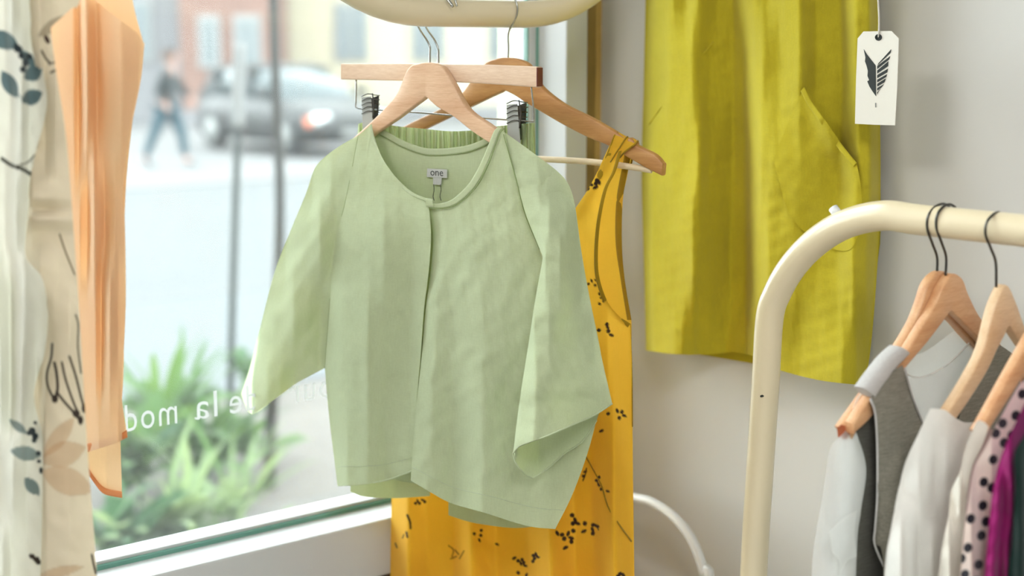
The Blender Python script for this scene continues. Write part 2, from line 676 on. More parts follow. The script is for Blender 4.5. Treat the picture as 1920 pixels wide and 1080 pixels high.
box('glazing_bead', M_FRAME, -4.1, -0.119, -0.010, 0.03, SILL, SILL + 0.011, win, 0.002)
box('gasket', M_GASKET, -4.1, -0.119, -0.016, -0.0102, SILL, SILL + 0.0065, win)
box('sill_groove', M_BROWN, -4.2, -0.078, -0.070, 0.05, SILL - 0.098, SILL - 0.088, win)
box('sill_board', M_FRAME, -4.2, -0.0, -0.112, 0.05, SILL - 0.150, SILL - 0.098, win, 0.004)
pane = box('pane', M_GLASS, -4.1, -0.13, 0.0045, 0.012, SILL + 0.004, 2.5, win)

# writing on the glass, read from the street
def word_mesh(body):
    cu = bpy.data.curves.new('lettering', 'FONT')
    cu.body = body
    cu.resolution_u = 3
    cu.space_character = 1.12
    tmp = bpy.data.objects.new('lettering_source', cu)
    COL.objects.link(tmp)
    bpy.context.view_layer.update()
    me = bpy.data.meshes.new_from_object(tmp.evaluated_get(bpy.context.evaluated_depsgraph_get()))
    bpy.data.objects.remove(tmp)
    return me


for body, pa, pb in (('amour', 545, 694), ('de', 432, 487), ('la', 366, 409), ('mode', 204, 333)):
    me = word_mesh(body)
    xl, xr = WIN.loc(np.array([pa, 760.0]))[0], WIN.loc(np.array([pb, 760.0]))[0]
    xs = np.array([v.co.x for v in me.vertices])
    k = (xr - xl) / (xs.max() - xs.min())
    for v in me.vertices:
        v.co = Vector((xr - (v.co.x - xs.min()) * k, 0.0028, 1.087 + v.co.y * 0.055))
    link('lettering', me, M_LETTER, win, smooth=False)['label'] = 'white mirrored word on the pane'

# ------------------------------------------------------------------ the street outside
GZ = -0.1                                   # street level
M_SIDE = plain('pale_pavement', (73, 77, 79), 0.9, var=0.05, vscale=1.2)
M_ROAD = plain('grey_road', (70, 73, 74), 0.9, var=0.05, vscale=0.6)
M_FARP = plain('bright_far_pavement', (87, 87, 87), 0.9, var=0.03, vscale=0.7)
M_SOIL = plain('pale_dry_soil', (80, 76, 71), 0.95, var=0.14, vscale=6, bump=0.6, bscale=30)
M_KERB = plain('kerb_stone', (78, 79, 79), 0.9, var=0.05)


def slab_xy(name, x0, x1, y0, y1, z0, z1, mat):
    return structure(box(name, mat, x0, x1, y0, y1, z0, z1))


def strip_ground(name, t0, t1, z0, z1, mat, s0=-60, s1=60):
    """ground strip parallel to the window, t metres beyond the glass"""
    o = box(name, mat, s0, s1, t0, t1, z0, z1)
    o.location, o.rotation_euler = (WIN.O[0], WIN.O[1], 0), (0, 0, WIN.yaw)
    return structure(o)


strip_ground('ground_garden', 0.15, 4.6, GZ - 0.2, GZ, M_SOIL)
strip_ground('ground_pavement', 4.6, 7.4, GZ - 0.2, GZ + 0.01, M_SIDE)
strip_ground('ground_kerb', 7.4, 7.55, GZ - 0.2, GZ + 0.015, M_KERB)
strip_ground('ground_road', 7.55, 15.5, GZ - 0.2, GZ - 0.02, M_ROAD)
strip_ground('ground_far_pavement', 15.5, 60, GZ - 0.2, GZ + 0.0, M_FARP)

# facades across the street, facing the viewer along the street axis
M_BRICK = plain('red_brick', (109, 85, 76), 0.9, var=0.1, vscale=3)
M_STONE = plain('pale_grey_render', (107, 107, 109), 0.9, var=0.04)
M_YELL = plain('cream_render', (158, 151, 131), 0.9, var=0.05)
M_PANE = plain('far_window_glass', (79, 88, 90), 0.15)
M_WTRIM = plain('far_white_trim', (119, 120, 119), 0.6)
M_DOORG = plain('far_green_door', (150, 160, 140), 0.6)


def building(label, px0, px1, Y, height, mat, wins, depth=5.0, name='building'):
    a, b = at(px0, 100, Y), at(px1, 100, Y)
    t = thing(name, label, 'building', (a[0], Y, GZ))
    w = b[0] - a[0]
    box('facade', mat, 0, w, 0, depth, 0, height, t)
    box('cornice', M_WTRIM, -0.1, w + 0.1, -0.25, 0, height - 0.35, height, t, 0.04)
    box('plinth', M_STONE, 0, w, -0.06, 0, 0, 0.35, t, 0.02)
    for (x0, x1, z0, z1) in wins:
        f = box('window', M_WTRIM, x0, x1, -0.07, 0, z0, z1, t, 0.02)
        box('pane', M_PANE, x0 + 0.1, (x0 + x1) / 2 - 0.03, -0.085, -0.06, z0 + 0.1, z1 - 0.1, f)
        box('pane', M_PANE, (x0 + x1) / 2 + 0.03, x1 - 0.1, -0.085, -0.06, z0 + 0.1, z1 - 0.1, f)
    return t


def two_rows(xs, w=1.1):
    return [(x, x + w, z, z + 1.5) for x in xs for z in (1.5, 4.6)]


building('pale grey building beside the red brick one across the street', -60, 338, 36, 7.5, M_STONE, two_rows([0.5, 2.2, 3.6], 1.0))
building('red brick building with white framed windows behind the parked car', 338, 512, 35, 8.0, M_BRICK, [(0.45, 0.98, 1.35, 2.6), (1.3, 1.95, 1.35, 2.6), (0.4, 1.0, 4.6, 6.0), (1.3, 1.95, 4.6, 6.0)], depth=2.5)
building('cream building right of the brick one', 512, 1250, 38, 8.0, M_YELL, two_rows([1.6, 3.6, 5.6, 7.8], 0.9))


# parked car ------------------------------------------------------
def section_loft(name, secs, mat, parent):
    """loft of closed sections, each (x, [(y, z) ...])"""
    V, Fc = [], []
    m = len(secs[0][1])
    for x, s in secs:
        V += [(x, y, z) for y, z in s]
    for i in range(len(secs) - 1):
        for k in range(m):
            Fc.append((i * m + k, i * m + (k + 1) % m, (i + 1) * m + (k + 1) % m, (i + 1) * m + k))
    Fc.append(tuple(range(m)))
    Fc.append(tuple((len(secs) - 1) * m + k for k in range(m - 1, -1, -1)))
    me = mesh(name, V, Fc)
    fix_normals(me)
    o = link(name, me, mat, parent)
    return o


def lathe_y(name, prof_, mat, parent, loc, seg=24):
    V, Fc = [], []
    for r, y in prof_:
        for k in range(seg):
            a = 2 * PI * k / seg
            V.append((r * math.cos(a), y, r * math.sin(a)))
    for i in range(len(prof_) - 1):
        for k in range(seg):
            Fc.append((i * seg + k, i * seg + (k + 1) % seg, (i + 1) * seg + (k + 1) % seg, (i + 1) * seg + k))
    Fc.append(tuple(range(seg)))
    Fc.append(tuple((len(prof_) - 1) * seg + k for k in range(seg)))
    me = mesh(name, V, Fc)
    fix_normals(me)
    o = link(name, me, mat, parent)
    o.location = loc
    return o


M_CAR = plain('dark_grey_car_paint', (18, 21, 21), 0.5, coat=0.15)
M_CARG = plain('car_glass', (52, 62, 64), 0.08)
M_TYRE = plain('tyre_rubber', (50, 52, 52), 0.85)
M_RIM = plain('alloy_rim', (114, 116, 114), 0.4, metal=0.3)
M_LAMP = plain('headlamp', (226, 230, 230), 0.15)
M_AMBER = plain('amber_lamp', (226, 120, 84), 0.3)

cy = 25.6
cp = at(520, 270, cy)
car = thing('car', 'dark grey hatchback parked on the far side of the street', 'car', (cp[0] + 0.25, cy, GZ), -52)


def body_sec(x, hw, z0, z1, zs):
    return (x, [(-hw * .92, z0), (-hw, z0 + .12), (-hw, zs), (-hw * .96, z1 - .05), (-hw * .82, z1), (hw * .82, z1), (hw * .96, z1 - .05), (hw, zs), (hw, z0 + .12), (hw * .92, z0)])


section_loft('body', [body_sec(-2.1, .70, .35, .80, .6), body_sec(-2.0, .82, .24, .98, .7), body_sec(-1.3, .88, .22, 1.0, .72), body_sec(0, .89, .22, .98, .72), body_sec(.95, .88, .22, .95, .7), body_sec(1.7, .85, .22, .84, .64), body_sec(2.05, .74, .26, .70, .55), body_sec(2.14, .6, .34, .58, .48)], M_CAR, car)


def cab_sec(x, hw0, hw1, z1):
    return (x, [(-hw0, .93), (-hw1, z1 - .06), (-hw1 * .9, z1), (hw1 * .9, z1), (hw1, z1 - .06), (hw0, .93)])


section_loft('cabin_glass', [cab_sec(-2.0, .8, .76, .98), cab_sec(-1.75, .83, .68, 1.36), cab_sec(-1.2, .84, .66, 1.47), cab_sec(-.3, .84, .66, 1.50), cab_sec(.25, .84, .65, 1.42), cab_sec(1.05, .82, .78, .96)], M_CARG, car)
section_loft('roof', [(x, [(-.62, z), (-.6, z + .035), (.6, z + .035), (.62, z)]) for x, z in ((-1.7, 1.37), (-1.2, 1.465), (-.3, 1.495), (.2, 1.43))], M_CAR, car)
for sgn in (-1, 1):
    box('door_pillar', M_CAR, -.12, -.02, sgn * .70 - .1, sgn * .70 + .1, .95, 1.47, car)
    box('rear_pillar', M_CAR, -1.55, -1.3, sgn * .70 - .1, sgn * .70 + .1, .95, 1.42, car)
    box('side_mirror', M_CAR, .72, .86, sgn * .98 - .1, sgn * .98 + .1, .98, 1.12, car, 0.03)
    box('headlight', M_LAMP, 1.86, 2.09, sgn * .58 - .14, sgn * .58 + .14, .56, .72, car, 0.03)
    box('indicator', M_AMBER, 1.84, 2.0, sgn * .74 - .05, sgn * .74 + .05, .52, .66, car, 0.02)
    for xx in (-1.3, 1.32):
        w = lathe_y('wheel', [(.2, -.11), (.3, -.11), (.325, -.06), (.325, .06), (.3, .11), (.2, .11)], M_TYRE, car, (xx, sgn * .80, .325))
        rim = lathe_y('rim', [(.04, -.13), (.22, -.125), (.235, -.09), (.235, .09), (.22, .125), (.04, .13)], M_RIM, w, (0, 0, 0))
box('grille', M_TYRE, 2.06, 2.155, -.38, .38, .42, .56, car, 0.02)
box('number_plate', M_WTRIM, 2.15, 2.17, -.26, .26, .36, .46, car)

# walking person ---------------------------------------------------
def skin_figure(name, joints, bones, mat, parent, root=0, sub=2):
    me = bpy.data.meshes.new(name)
    me.from_pydata([j[:3] for j in joints], bones, [])
    o = link(name, me, mat, parent, smooth=False)
    m = o.modifiers.new('skin', 'SKIN')
    m.use_smooth_shade = True
    sv = me.skin_vertices[0].data
    for i, j in enumerate(joints):
        sv[i].radius = (j[3], j[4] if len(j) > 4 else j[3])
        sv[i].use_root = (i == root)
    s = o.modifiers.new('sub', 'SUBSURF')
    s.levels = s.render_levels = sub
    return o


M_SKIN = plain('skin', (158, 124, 111), 0.6)
M_COAT = fabric('dark_teal_coat', (23, 32, 34), 0.0)
M_JEAN = fabric('blue_jeans', (37, 63, 72), 0.0)
M_HAIR = plain('brown_hair', (75, 57, 47), 0.8)
M_SHOE = plain('dark_shoe', (60, 66, 70), 0.7)
pp = at(316, 310, 21.9)
per = thing('person', 'person in dark coat and blue jeans striding along the far pavement', 'person', (pp[0], pp[1], GZ + 0.01), 0)
bj = [(0, 0, .92, .15, .11), (.02, 0, 1.12, .14, .10), (.05, 0, 1.36, .19, .11), (.08, 0, 1.47, .08), (.10, 0, 1.56, .055), (.115, -.005, 1.66, .085, .10), (.12, 0, 1.74, .06, .07),
      (.06, -.2, 1.38, .06), (-.06, -.25, 1.12, .048), (.06, -.28, .92, .035), (.11, -.29, .84, .03),
      (.06, .2, 1.38, .06), (.2, .25, 1.14, .048), (.33, .24, .98, .035), (.39, .23, .93, .03),
      (-.03, -.09, .86, .10), (-.18, -.09, .48, .065), (-.35, -.09, .10, .042), (-.24, -.09, .03, .035),
      (.05, .09, .86, .10), (.20, .09, .48, .065), (.24, .09, .09, .042), (.36, .09, .03, .035)]
bb = [(0, 1), (1, 2), (2, 3), (3, 4), (4, 5), (5, 6), (2, 7), (7, 8), (8, 9), (9, 10), (2, 11), (11, 12), (12, 13), (13, 14), (0, 15), (15, 16), (16, 17), (17, 18), (0, 19), (19, 20), (20, 21), (21, 22)]
skin_figure('body', bj, bb, M_SKIN, per)
skin_figure('coat', [(0, 0, .70, .175, .15), (.02, 0, 1.12, .165, .125), (.05, 0, 1.38, .205, .125), (.08, 0, 1.50, .075), (.06, -.21, 1.38, .075), (-.06, -.26, 1.12, .062), (.05, -.285, .95, .05), (.06, .21, 1.38, .075), (.2, .26, 1.14, .062), (.31, .245, 1.0, .05)],
            [(0, 1), (1, 2), (2, 3), (2, 4), (4, 5), (5, 6), (2, 7), (7, 8), (8, 9)], M_COAT, per)
skin_figure('jeans', [(0, 0, .93, .155, .12), (-.03, -.09, .85, .112), (-.18, -.09, .48, .08), (-.33, -.09, .13, .06), (.05, .09, .85, .112), (.20, .09, .48, .08), (.24, .09, .12, .06)], [(0, 1), (1, 2), (2, 3), (0, 4), (4, 5), (5, 6)], M_JEAN, per)
skin_figure('hair', [(.085, 0, 1.65, .09, .10), (.095, 0, 1.74, .095, .10), (.06, 0, 1.6, .06)], [(0, 1), (0, 2)], M_HAIR, per)
for x, y, z, a in ((-.30, -.09, .055, .5), (.30, .09, .035, 0)):
    sh = skin_figure('shoe', [(-.09, 0, .02, .045, .04), (.03, 0, .01, .045, .036), (.13, 0, -.005, .035, .025)], [(0, 1), (1, 2)], M_SHOE, per, sub=1)
    sh.location, sh.rotation_euler = (x, y, z + .005), (0, a, 0)

# slender tree trunk and stake in the front garden -----------------
M_BARK = plain('dark_bark', (36, 35, 32), 0.9, var=0.2, vscale=20, bump=0.5, bscale=40)
M_STAKE = plain('dark_green_stake', (21, 28, 26), 0.6)
M_PALE = plain('pale_guard', (95, 96, 95), 0.6)


def vertical_thing(pts, Yd, base):
    return [np.array(at(x, y, Yd)) - base for x, y in pts]


tb = at(504, 935, 5.5)
tree = thing('tree', 'slender dark tree trunk growing from the soil right of the stake', 'tree', tb)
pts = vertical_thing([(504, 945), (508, 800), (520, 560), (525, 380), (519, 200), (514, 60), (512, -120), (520, -420)], 5.5, tb)
tube('trunk', crs(pts, 6), list(np.interp(np.linspace(0, 1, 43), [0, .06, .35, 1], [.034, .026, .019, .017])), M_BARK, tree, 10)
for q in range(3):
    a = np.array(pts[-1]) * (0.9 + .04 * q)
    tube('branch', crs([a, a + [.3 * math.cos(q * 2), .2, .4], a + [.7 * math.cos(q * 2), .5 * math.sin(q * 2), 1.0]], 6), list(np.linspace(.014, .005, 13)), M_BARK, tree, 6)
sb = at(430, 874, 5.95)
stake = thing('stake', 'thin dark stake with pale sleeve on top, left of the tree trunk', 'stake', sb)
pts = vertical_thing([(429, 884), (434, 640), (441, 400), (446, 240), (449, 80)], 5.95, sb)
tube('pole', crs(pts, 6), .015, M_STAKE, stake, 8)
tube('sleeve', crs([pts[3] + (pts[4] - pts[3]) * t for t in (0, .5, 1)], 6), .026, M_PALE, stake, 12)

# garden plants ------------------------------------------------------
M_LEAF = fabric('garden_leaf', (66, 92, 51), 0.35, tcol=(104, 134, 62), weave=0.05)
M_LEAFP = fabric('pale_garden_leaf', (107, 125, 89), 0.35, tcol=(140, 158, 104), weave=0.05)
M_LEAFD = fabric('deep_garden_leaf', (51, 80, 51), 0.3, tcol=(84, 122, 60), weave=0.05)


def leaf_mesh(name, L, Wd, droop, lift):
    V, Fc = [], []
    n = 7
    for i in range(n + 1):
        t = i / n
        x = L * t * (1 - .18 * droop * t)
        z = L * (lift * t - droop * t * t)
        w = Wd * math.sin(PI * min(1, t * .92 + .05)) ** .8
        V += [(x, -w, z + .25 * w), (x, 0, z), (x, w, z + .25 * w)]
    for i in range(n):
        a = i * 3
        Fc += [(a, a + 1, a + 4, a + 3), (a + 1, a + 2, a + 5, a + 4)]
    return mesh(name, V, Fc)


LEAVES = {}
for mname, m in (('a', M_LEAF), ('b', M_LEAFP), ('c', M_LEAFD)):
    for kind, args in (('broad', (.34, .05, .55, .95)), ('blade', (.46, .016, .5, 1.25)), ('small', (.2, .035, .4, .8))):
        me = leaf_mesh('leaf', *args)
        me.materials.append(m)
        me.polygons.foreach_set('use_smooth', [True] * len(me.polygons))
        LEAVES[mname + kind] = me


def plant(name, label, px, py, Y, keys, n, size, seed, stemh=0.0):
    rg = random.Random(seed)
    p = at(px, py, Y)
    t = thing(name, label, 'plant', (p[0], p[1], GZ), 0, 'leafy plants in the front garden')
    if stemh:
        tube('stem', [(0, 0, 0), (.02, 0, stemh * .5), (0, .02, stemh)], .008, M_LEAFD, t, 6)
    for i in range(n):
        o = link('leaf', LEAVES[rg.choice(keys)], None, t)
        s = size * 0.72 * rg.uniform(.65, 1.2)
        o.scale = (s, s, s)
        o.location = (rg.uniform(-.06, .06), rg.uniform(-.06, .06), stemh * rg.uniform(.3, 1) if stemh else 0)
        o.rotation_euler = (rg.uniform(-.3, .3), rg.uniform(-.45, .25), rg.uniform(0, 2 * PI))
    return t


PL = [('green_plant', 'bushy green plant under the letters at the left edge of the glass', 262, 960, 5.2, ['abroad', 'csmall', 'asmall'], 46, 1.25, .3),
      ('green_plant', 'tall bright green plant in the middle of the garden bed', 318, 930, 5.6, ['abroad', 'ablade', 'abroad'], 50, 1.35, .2),
      ('grass_plant', 'tuft of arching green blades in front of the stake', 385, 905, 5.5, ['ablade', 'cblade', 'abroad'], 44, 1.1, .15),
      ('hosta_plant', 'pale variegated plant low in the garden bed', 330, 1010, 4.75, ['bbroad', 'bblade', 'bsmall'], 40, 1.0, .1),
      ('hosta_plant', 'pale feathery plant right of the variegated one', 425, 985, 4.95, ['bblade', 'bsmall', 'ablade'], 44, .95, .1),
      ('green_plant', 'small green plant at the foot of the stake', 452, 895, 5.7, ['asmall', 'abroad', 'bsmall'], 36, .9, .15),
      ('green_plant', 'dark green plant low beside the peach garment hem', 228, 1030, 4.6, ['csmall', 'cbroad', 'bsmall'], 40, 1.0, .12),
      ('green_plant', 'small leafy plant behind the window writing near the jacket cuff', 470, 790, 7.0, ['asmall', 'csmall'], 26, 1.0, .2),
      ('hosta_plant', 'low pale plant on the soil near the window sill', 545, 990, 4.95, ['bsmall', 'asmall'], 18, .6, .03)]
for i, (nm, lb, px, py, Y, keys, n, sz, sh) in enumerate(PL):
    plant(nm, lb, px, py, Y, keys, n, sz, 20 + i, sh)

# ------------------------------------------------------------------ suspended rail
rail = thing('hanging_rail', 'cream enamelled tube rail bent up at both ends above the green jacket', 'rail', TUBE.O, TUBE.deg)
R_ = 0.25
xa, xb = -0.075, 0.092
pts = []
for i in range(2):
    pts.append((xa - R_, 0, 2.9 - TUBE.O[2] - i * (2.9 - TUBE.O[2] - R_)))
for i in range(1, 17):
    a = PI / 2 * i / 16
    pts.append((xa - R_ * math.cos(a), 0, R_ - R_ * math.sin(a)))
for i in range(0, 17):
    a = PI / 2 * i / 16
    pts.append((xb + R_ * math.sin(a), 0, R_ - R_ * math.cos(a)))
pts.append((xb + R_, 0, 2.9 - TUBE.O[2]))
tube('rail_tube', pts, 0.0185, M_CREAM, rail, 20)
for x in (xa - R_, xb + R_):
    o = lathe_y('ceiling_flange', [(.019, -.006), (.045, -.006), (.045, 0), (.019, 0)], M_CREAM, rail, (x, 0, 2.9 - TUBE.O[2]))
    o.rotation_euler = (PI / 2, 0, 0)

# ------------------------------------------------------------------ green jacket and its hanger
h = on(JK, 'wooden_hanger', 'pale wooden hanger inside the sage green jacket', 'hanger')
slab('hanger_body', JK, [(624, 296), (660, 264), (701, 227), (733, 195), (751, 171), (770, 128), (790, 119), (806, 117), (822, 119), (835, 127), (853, 156), (881, 204), (925, 236), (970, 270), (1012, 302)],
     [(630, 312), (668, 282), (704, 253), (735, 232), (751, 221), (780, 199), (795, 188), (803, 182), (812, 190), (825, 201), (855, 219), (888, 245), (925, 270), (970, 296), (1008, 318)], 0.0125, M_WOODP, h)
tube('hook', line3(JK, [(806, 124), (806, 100), (806, 88), (800, 75), (787, 55), (777, 32), (780, 4), (797, -16), (816, -19), (836, -6), (847, 10)], 0, 50), 0.0014, M_STEEL, h, 8)
tube('hook_tip', line3(JK, [(833, -8), (843, 4), (849, 13)], 0, 6), 0.0021, M_STEEL, h, 8)

jk = on(JK, 'jacket', 'sage green cropped jacket with wide sleeves on a wooden hanger', 'jacket')
NECK_L = [(697, 232), (701, 252), (709, 278), (722, 305), (745, 335), (773, 360), (802, 373)]
SEAM_L = [(672, 254), (666, 285), (660, 318), (645, 390), (630, 445), (622, 520), (616, 600), (609, 690)]
# left front
_, GL = cloth('left_front', JK, [[(672, 254), (697, 232)], NECK_L], [(633, 911), (660, 910), (690, 907), (723, 902), (774, 884)],
      [SEAM_L, [(609, 690), (617, 780), (633, 911)]], [(802, 373), (808, 437), (804, 507), (795, 581), (789, 664), (784, 721), (778, 800), (774, 884)], 90, 130,
      prof([(230, [(660, -12), (700, -12), (800, -20)]), (330, [(640, -20), (700, -26), (760, -29), (805, -34)]), (470, [(610, -16), (650, -34), (720, -46), (775, -33), (805, -37)]),
            (640, [(600, -16), (640, -42), (690, -54), (735, -38), (770, -31), (792, -39)]), (900, [(615, -12), (650, -46), (690, -52), (725, -40), (775, -42)])]), M_SAGE, jk, wr=[(0.9, 60, 3), (0.5, 24, 4)], soft=5)
# right front
_, GR = cloth('right_front', JK, [[(803, 382), (826, 382), (850, 373), (880, 345), (902, 308), (920, 266), (934, 240)], [(934, 240), (946, 248)]], [(770, 901), (804, 921), (845, 943), (910, 962), (988, 986), (1041, 992)],
      [(803, 382), (812, 437), (808, 507), (798, 581), (791, 664), (785, 721), (777, 803), (770, 901)],
      [[(946, 248), (955, 290), (968, 333), (986, 402), (1018, 482)], [(1018, 482), (1062, 600), (1098, 710), (1118, 790)], [(1118, 790), (1100, 855), (1072, 930), (1041, 992)]], 110, 140,
      prof([(240, [(800, -22), (930, -13), (960, -12)]), (340, [(800, -30), (880, -28), (960, -24), (1000, -12)]), (470, [(800, -24), (830, -36), (880, -42), (950, -38), (1020, -26)]),
            (620, [(780, -26), (815, -46), (850, -40), (905, -48), (960, -38), (1060, -26)]), (760, [(775, -42), (810, -52), (850, -38), (905, -52), (950, -34), (1000, -26), (1110, -14)]),
            (960, [(770, -52), (800, -54), (850, -36), (905, -54), (960, -34), (1010, -32), (1060, -20), (1100, -14)])]), M_SAGE, jk, wr=[(1.0, 60, 11), (0.55, 22, 12)], soft=5)
# left sleeve (front and back of it)
SL_OUT = [(672, 254), (640, 272), (612, 292), (590, 316), (574, 362), (545, 432), (515, 510), (490, 605), (468, 690), (452, 738)]
cloth('left_sleeve', JK, [(672, 254), (672.6, 254.2)], [[(452, 738), (460, 760), (473, 778)], [(473, 778), (520, 745), (560, 716), (609, 690)]], SL_OUT, SEAM_L, 70, 120,
      prof([(254, [(560, 0), (672, -12)]), (330, [(585, 0), (620, -18), (665, -20)]), (450, [(535, -4), (565, -24), (600, -40), (630, -22)]), (600, [(480, -4), (510, -24), (550, -42), (580, -26), (600, -12), (620, -16)]),
            (740, [(450, -6), (470, -22), (500, -38), (525, -28), (550, -6), (610, -8)])]), M_SAGE, jk, wr=[(1.0, 55, 21), (0.5, 24, 22)], soft=5)
cloth('left_sleeve_back', JK, [(672, 254), (672.6, 254.2)], [(453, 738), (475, 776), (540, 728), (609, 690)], SL_OUT, SEAM_L, 30, 60,
      prof([(254, [(600, 4), (672, -8)]), (400, [(560, 2), (600, 16), (640, 10)]), (740, [(450, 10), (500, 28), (610, 16)])]), M_SAGE, jk, soft=3)
# right sleeve
SR_OUT = [(946, 248), (980, 272), (1015, 298), (1046, 322), (1066, 346), (1078, 385), (1090, 470), (1105, 555), (1127, 665), (1148, 757)]
FOLD_R = [[(946, 248), (955, 290), (968, 333), (986, 402), (1018, 482)], [(1018, 482), (1004, 560), (990, 650), (973, 760), (962, 850)]]
cloth('right_sleeve', JK, [(946, 248), (946.5, 248.4)], [[(962, 850), (972, 838), (990, 830), (1027, 817), (1070, 798), (1113, 779), (1148, 757)]], FOLD_R, SR_OUT, 90, 140,
      prof([(250, [(940, -12), (960, -10)]), (340, [(960, -24), (1010, -26), (1060, 0)]), (420, [(980, -34), (1030, -48), (1062, -26), (1085, 2)]), (480, [(1000, -36), (1022, -58), (1050, -54), (1092, 0)]),
            (620, [(980, -40), (1000, -78), (1030, -78), (1060, -52), (1115, -8)]), (740, [(950, -36), (975, -98), (1005, -110), (1045, -82), (1145, -18)]), (850, [(950, -40), (966, -108), (1000, -124), (1060, -96), (1150, -26)])]), M_SAGE, jk, wr=[(1.0, 55, 31), (0.5, 22, 32)], soft=4)
cloth('right_sleeve_back', JK, [(946, 249), (946.5, 249.4)], [[(962, 851), (967, 868), (984, 888), (999, 897)], [(999, 897), (1027, 878), (1060, 849), (1092, 827), (1119, 788)]], FOLD_R, [SR_OUT[:-1] + [(1132, 740), (1119, 788)]], 60, 100,
      prof([(250, [(940, -8), (960, -8)]), (480, [(1000, -34), (1022, -48), (1050, -10), (1092, 2)]), (700, [(960, -40), (985, -72), (1010, -44), (1060, -32), (1130, -6)]), (850, [(955, -60), (966, -100), (985, -70), (1010, -44), (1060, -34), (1130, -14)]), (900, [(960, -60), (1000, -56), (1120, -18)])]), M_SAGE, jk, wr=[(0.6, 60, 41)], soft=3)
LIP = [[(962, 850), (967, 868), (984, 888), (999, 897)], [(999, 897), (1027, 878), (1060, 849), (1092, 827), (1119, 788)]]
tube('cuff_edge', line3(JK, LIP, (-100, -96, -80, -62, -52, -42, -34, -26, -16), 40), 0.0010, M_SAGE, jk, 6)
tube('cuff_edge', line3(JK, [(962, 850), (972, 838), (990, 830), (1027, 817), (1070, 798), (1113, 779), (1148, 757)], (-104, -112, -121, -113, -88, -54, -27), 40), 0.0010, M_SAGE, jk, 6)
# back panel seen through the neck
BACK_N = [(697, 236), (712, 240), (728, 248), (751, 261), (778, 272), (802, 278), (833, 278), (873, 273), (902, 263), (922, 252), (934, 240)]
cloth('back_panel', JK, BACK_N, [(650, 895), (750, 902), (850, 925), (1035, 968)], [(697, 236), (660, 330), (630, 470), (612, 690), (650, 895)], [(934, 240), (985, 402), (1050, 620), (1085, 800), (1035, 968)], 60, 80,
      prof([(240, [(690, 8), (820, 8), (940, 8)]), (400, [(640, 4), (820, 9), (1000, 4)]), (900, [(610, 2), (820, 9), (1080, 2)])]), M_SAGE, jk, wr=[(0.8, 80, 51)])
strip('neckband', JK, BACK_N, [(x, y + 13) for x, y in BACK_N], 7.5, M_SAGE, jk, thick=0.5)
NB_IN = [(803, 381), (826, 381), (850, 372), (879, 344), (900, 308), (917, 268), (926, 246), (934, 238)]
NB_OUT = [(805, 389), (829, 390), (856, 382), (889, 352), (911, 313), (927, 272), (936, 248), (943, 240)]
strip('neckband', JK, NB_IN, NB_OUT, (-35, -34, -31, -30, -29, -25, -16, -12), M_SAGE, jk, thick=0.7)
strip('neckband', JK, NECK_L, [(x - 5, y + 4) for x, y in NECK_L], (-12.5, -15, -19, -23, -27, -31, -34.5), M_SAGE, jk, thick=0.6)
tube('seam', line3(JK, [(x + 2, y + 1) for x, y in NB_OUT], (-36.5, -35.5, -32.5, -31.5, -30, -26, -18, -14)), 0.0006, M_SAGED, jk, 6)
strip('neckband_end', JK, [(798, 371), (805, 372), (811, 373)], [(799, 388), (806, 388), (812, 388)], -36, M_SAGE, jk, 6)
tube('seam', line3(JK, [(x, y + 13) for x, y in BACK_N[1:-1]], 6.6), 0.0005, M_SAGED, jk, 6)

# woven label at the back of the neck
lb = poly_plate('label', JK, [(801, 316), (838, 318), (838, 334), (800, 332)], 0.0052, 0.0006, M_LABEL, jk)
sz = poly_plate('size_tab', JK, [(812, 333), (828, 334), (827, 347), (812, 346)], 0.0046, 0.0006, M_LABEL, jk)
for xx in (813, 826):
    tube('label_thread', line3(JK, [(xx, 346), (xx + 1, 356), (xx - 1, 368), (xx + 1, 376)], (4, 2, 0, -2), 8), 0.0005, M_INK, jk, 5)


def small_text(body, name, P, px0, px1, py, y, parent, mat):
    cu = bpy.data.curves.new(name, 'FONT')
    cu.body = body
    cu.resolution_u = 2
    o = bpy.data.objects.new('text_source', cu)
    COL.objects.link(o)
    bpy.context.view_layer.update()
    me = bpy.data.meshes.new_from_object(o.evaluated_get(bpy.context.evaluated_depsgraph_get()))
    bpy.data.objects.remove(o)
    a, b = P.loc(np.array([px0, py]), y), P.loc(np.array([px1, py]), y)
    xs = np.array([v.co.x for v in me.vertices])
    k = (b[0] - a[0]) / (xs.max() - xs.min())
    for v in me.vertices:
        x, z = v.co.x, v.co.y
        v.co = Vector((a[0] + (x - xs.min()) * k, y, a[2] + z * k))
    return link(name, me, mat, parent, smooth=False)


small_text('one', 'lettering', JK, 807, 831, 329, 0.0049, lb, M_INK)
# hem bands
strip('hem', JK, [(635, 908), (660, 907), (690, 904), (723, 899), (773, 881)], [(634, 911.5), (660, 910.5), (690, 907.5), (723, 902.5), (774, 884.5)], (-14, -40, -50, -42, -42), M_SAGE, jk, thick=1.2)
tube('seam', line3(JK, [(944, 252), (955, 291), (967, 334), (985, 403), (1012, 468)], (-16, -22, -26.5, -28, -28)), 0.0006, M_SAGED, jk, 6)
for G_ in (GL, GR):
    tube('hem_seam', [G_[-8][i] + np.array([0, -.0002, 0]) for i in range(1, G_.shape[1] - 1)], 0.0004, M_SAGEH, jk, 5)
# raglan seams
tube('seam', line3(JK, SEAM_L, (-13, -18.5, -20, -21, -20, -17.5, -15, -14)), 0.0006, M_SAGED, jk, 6)

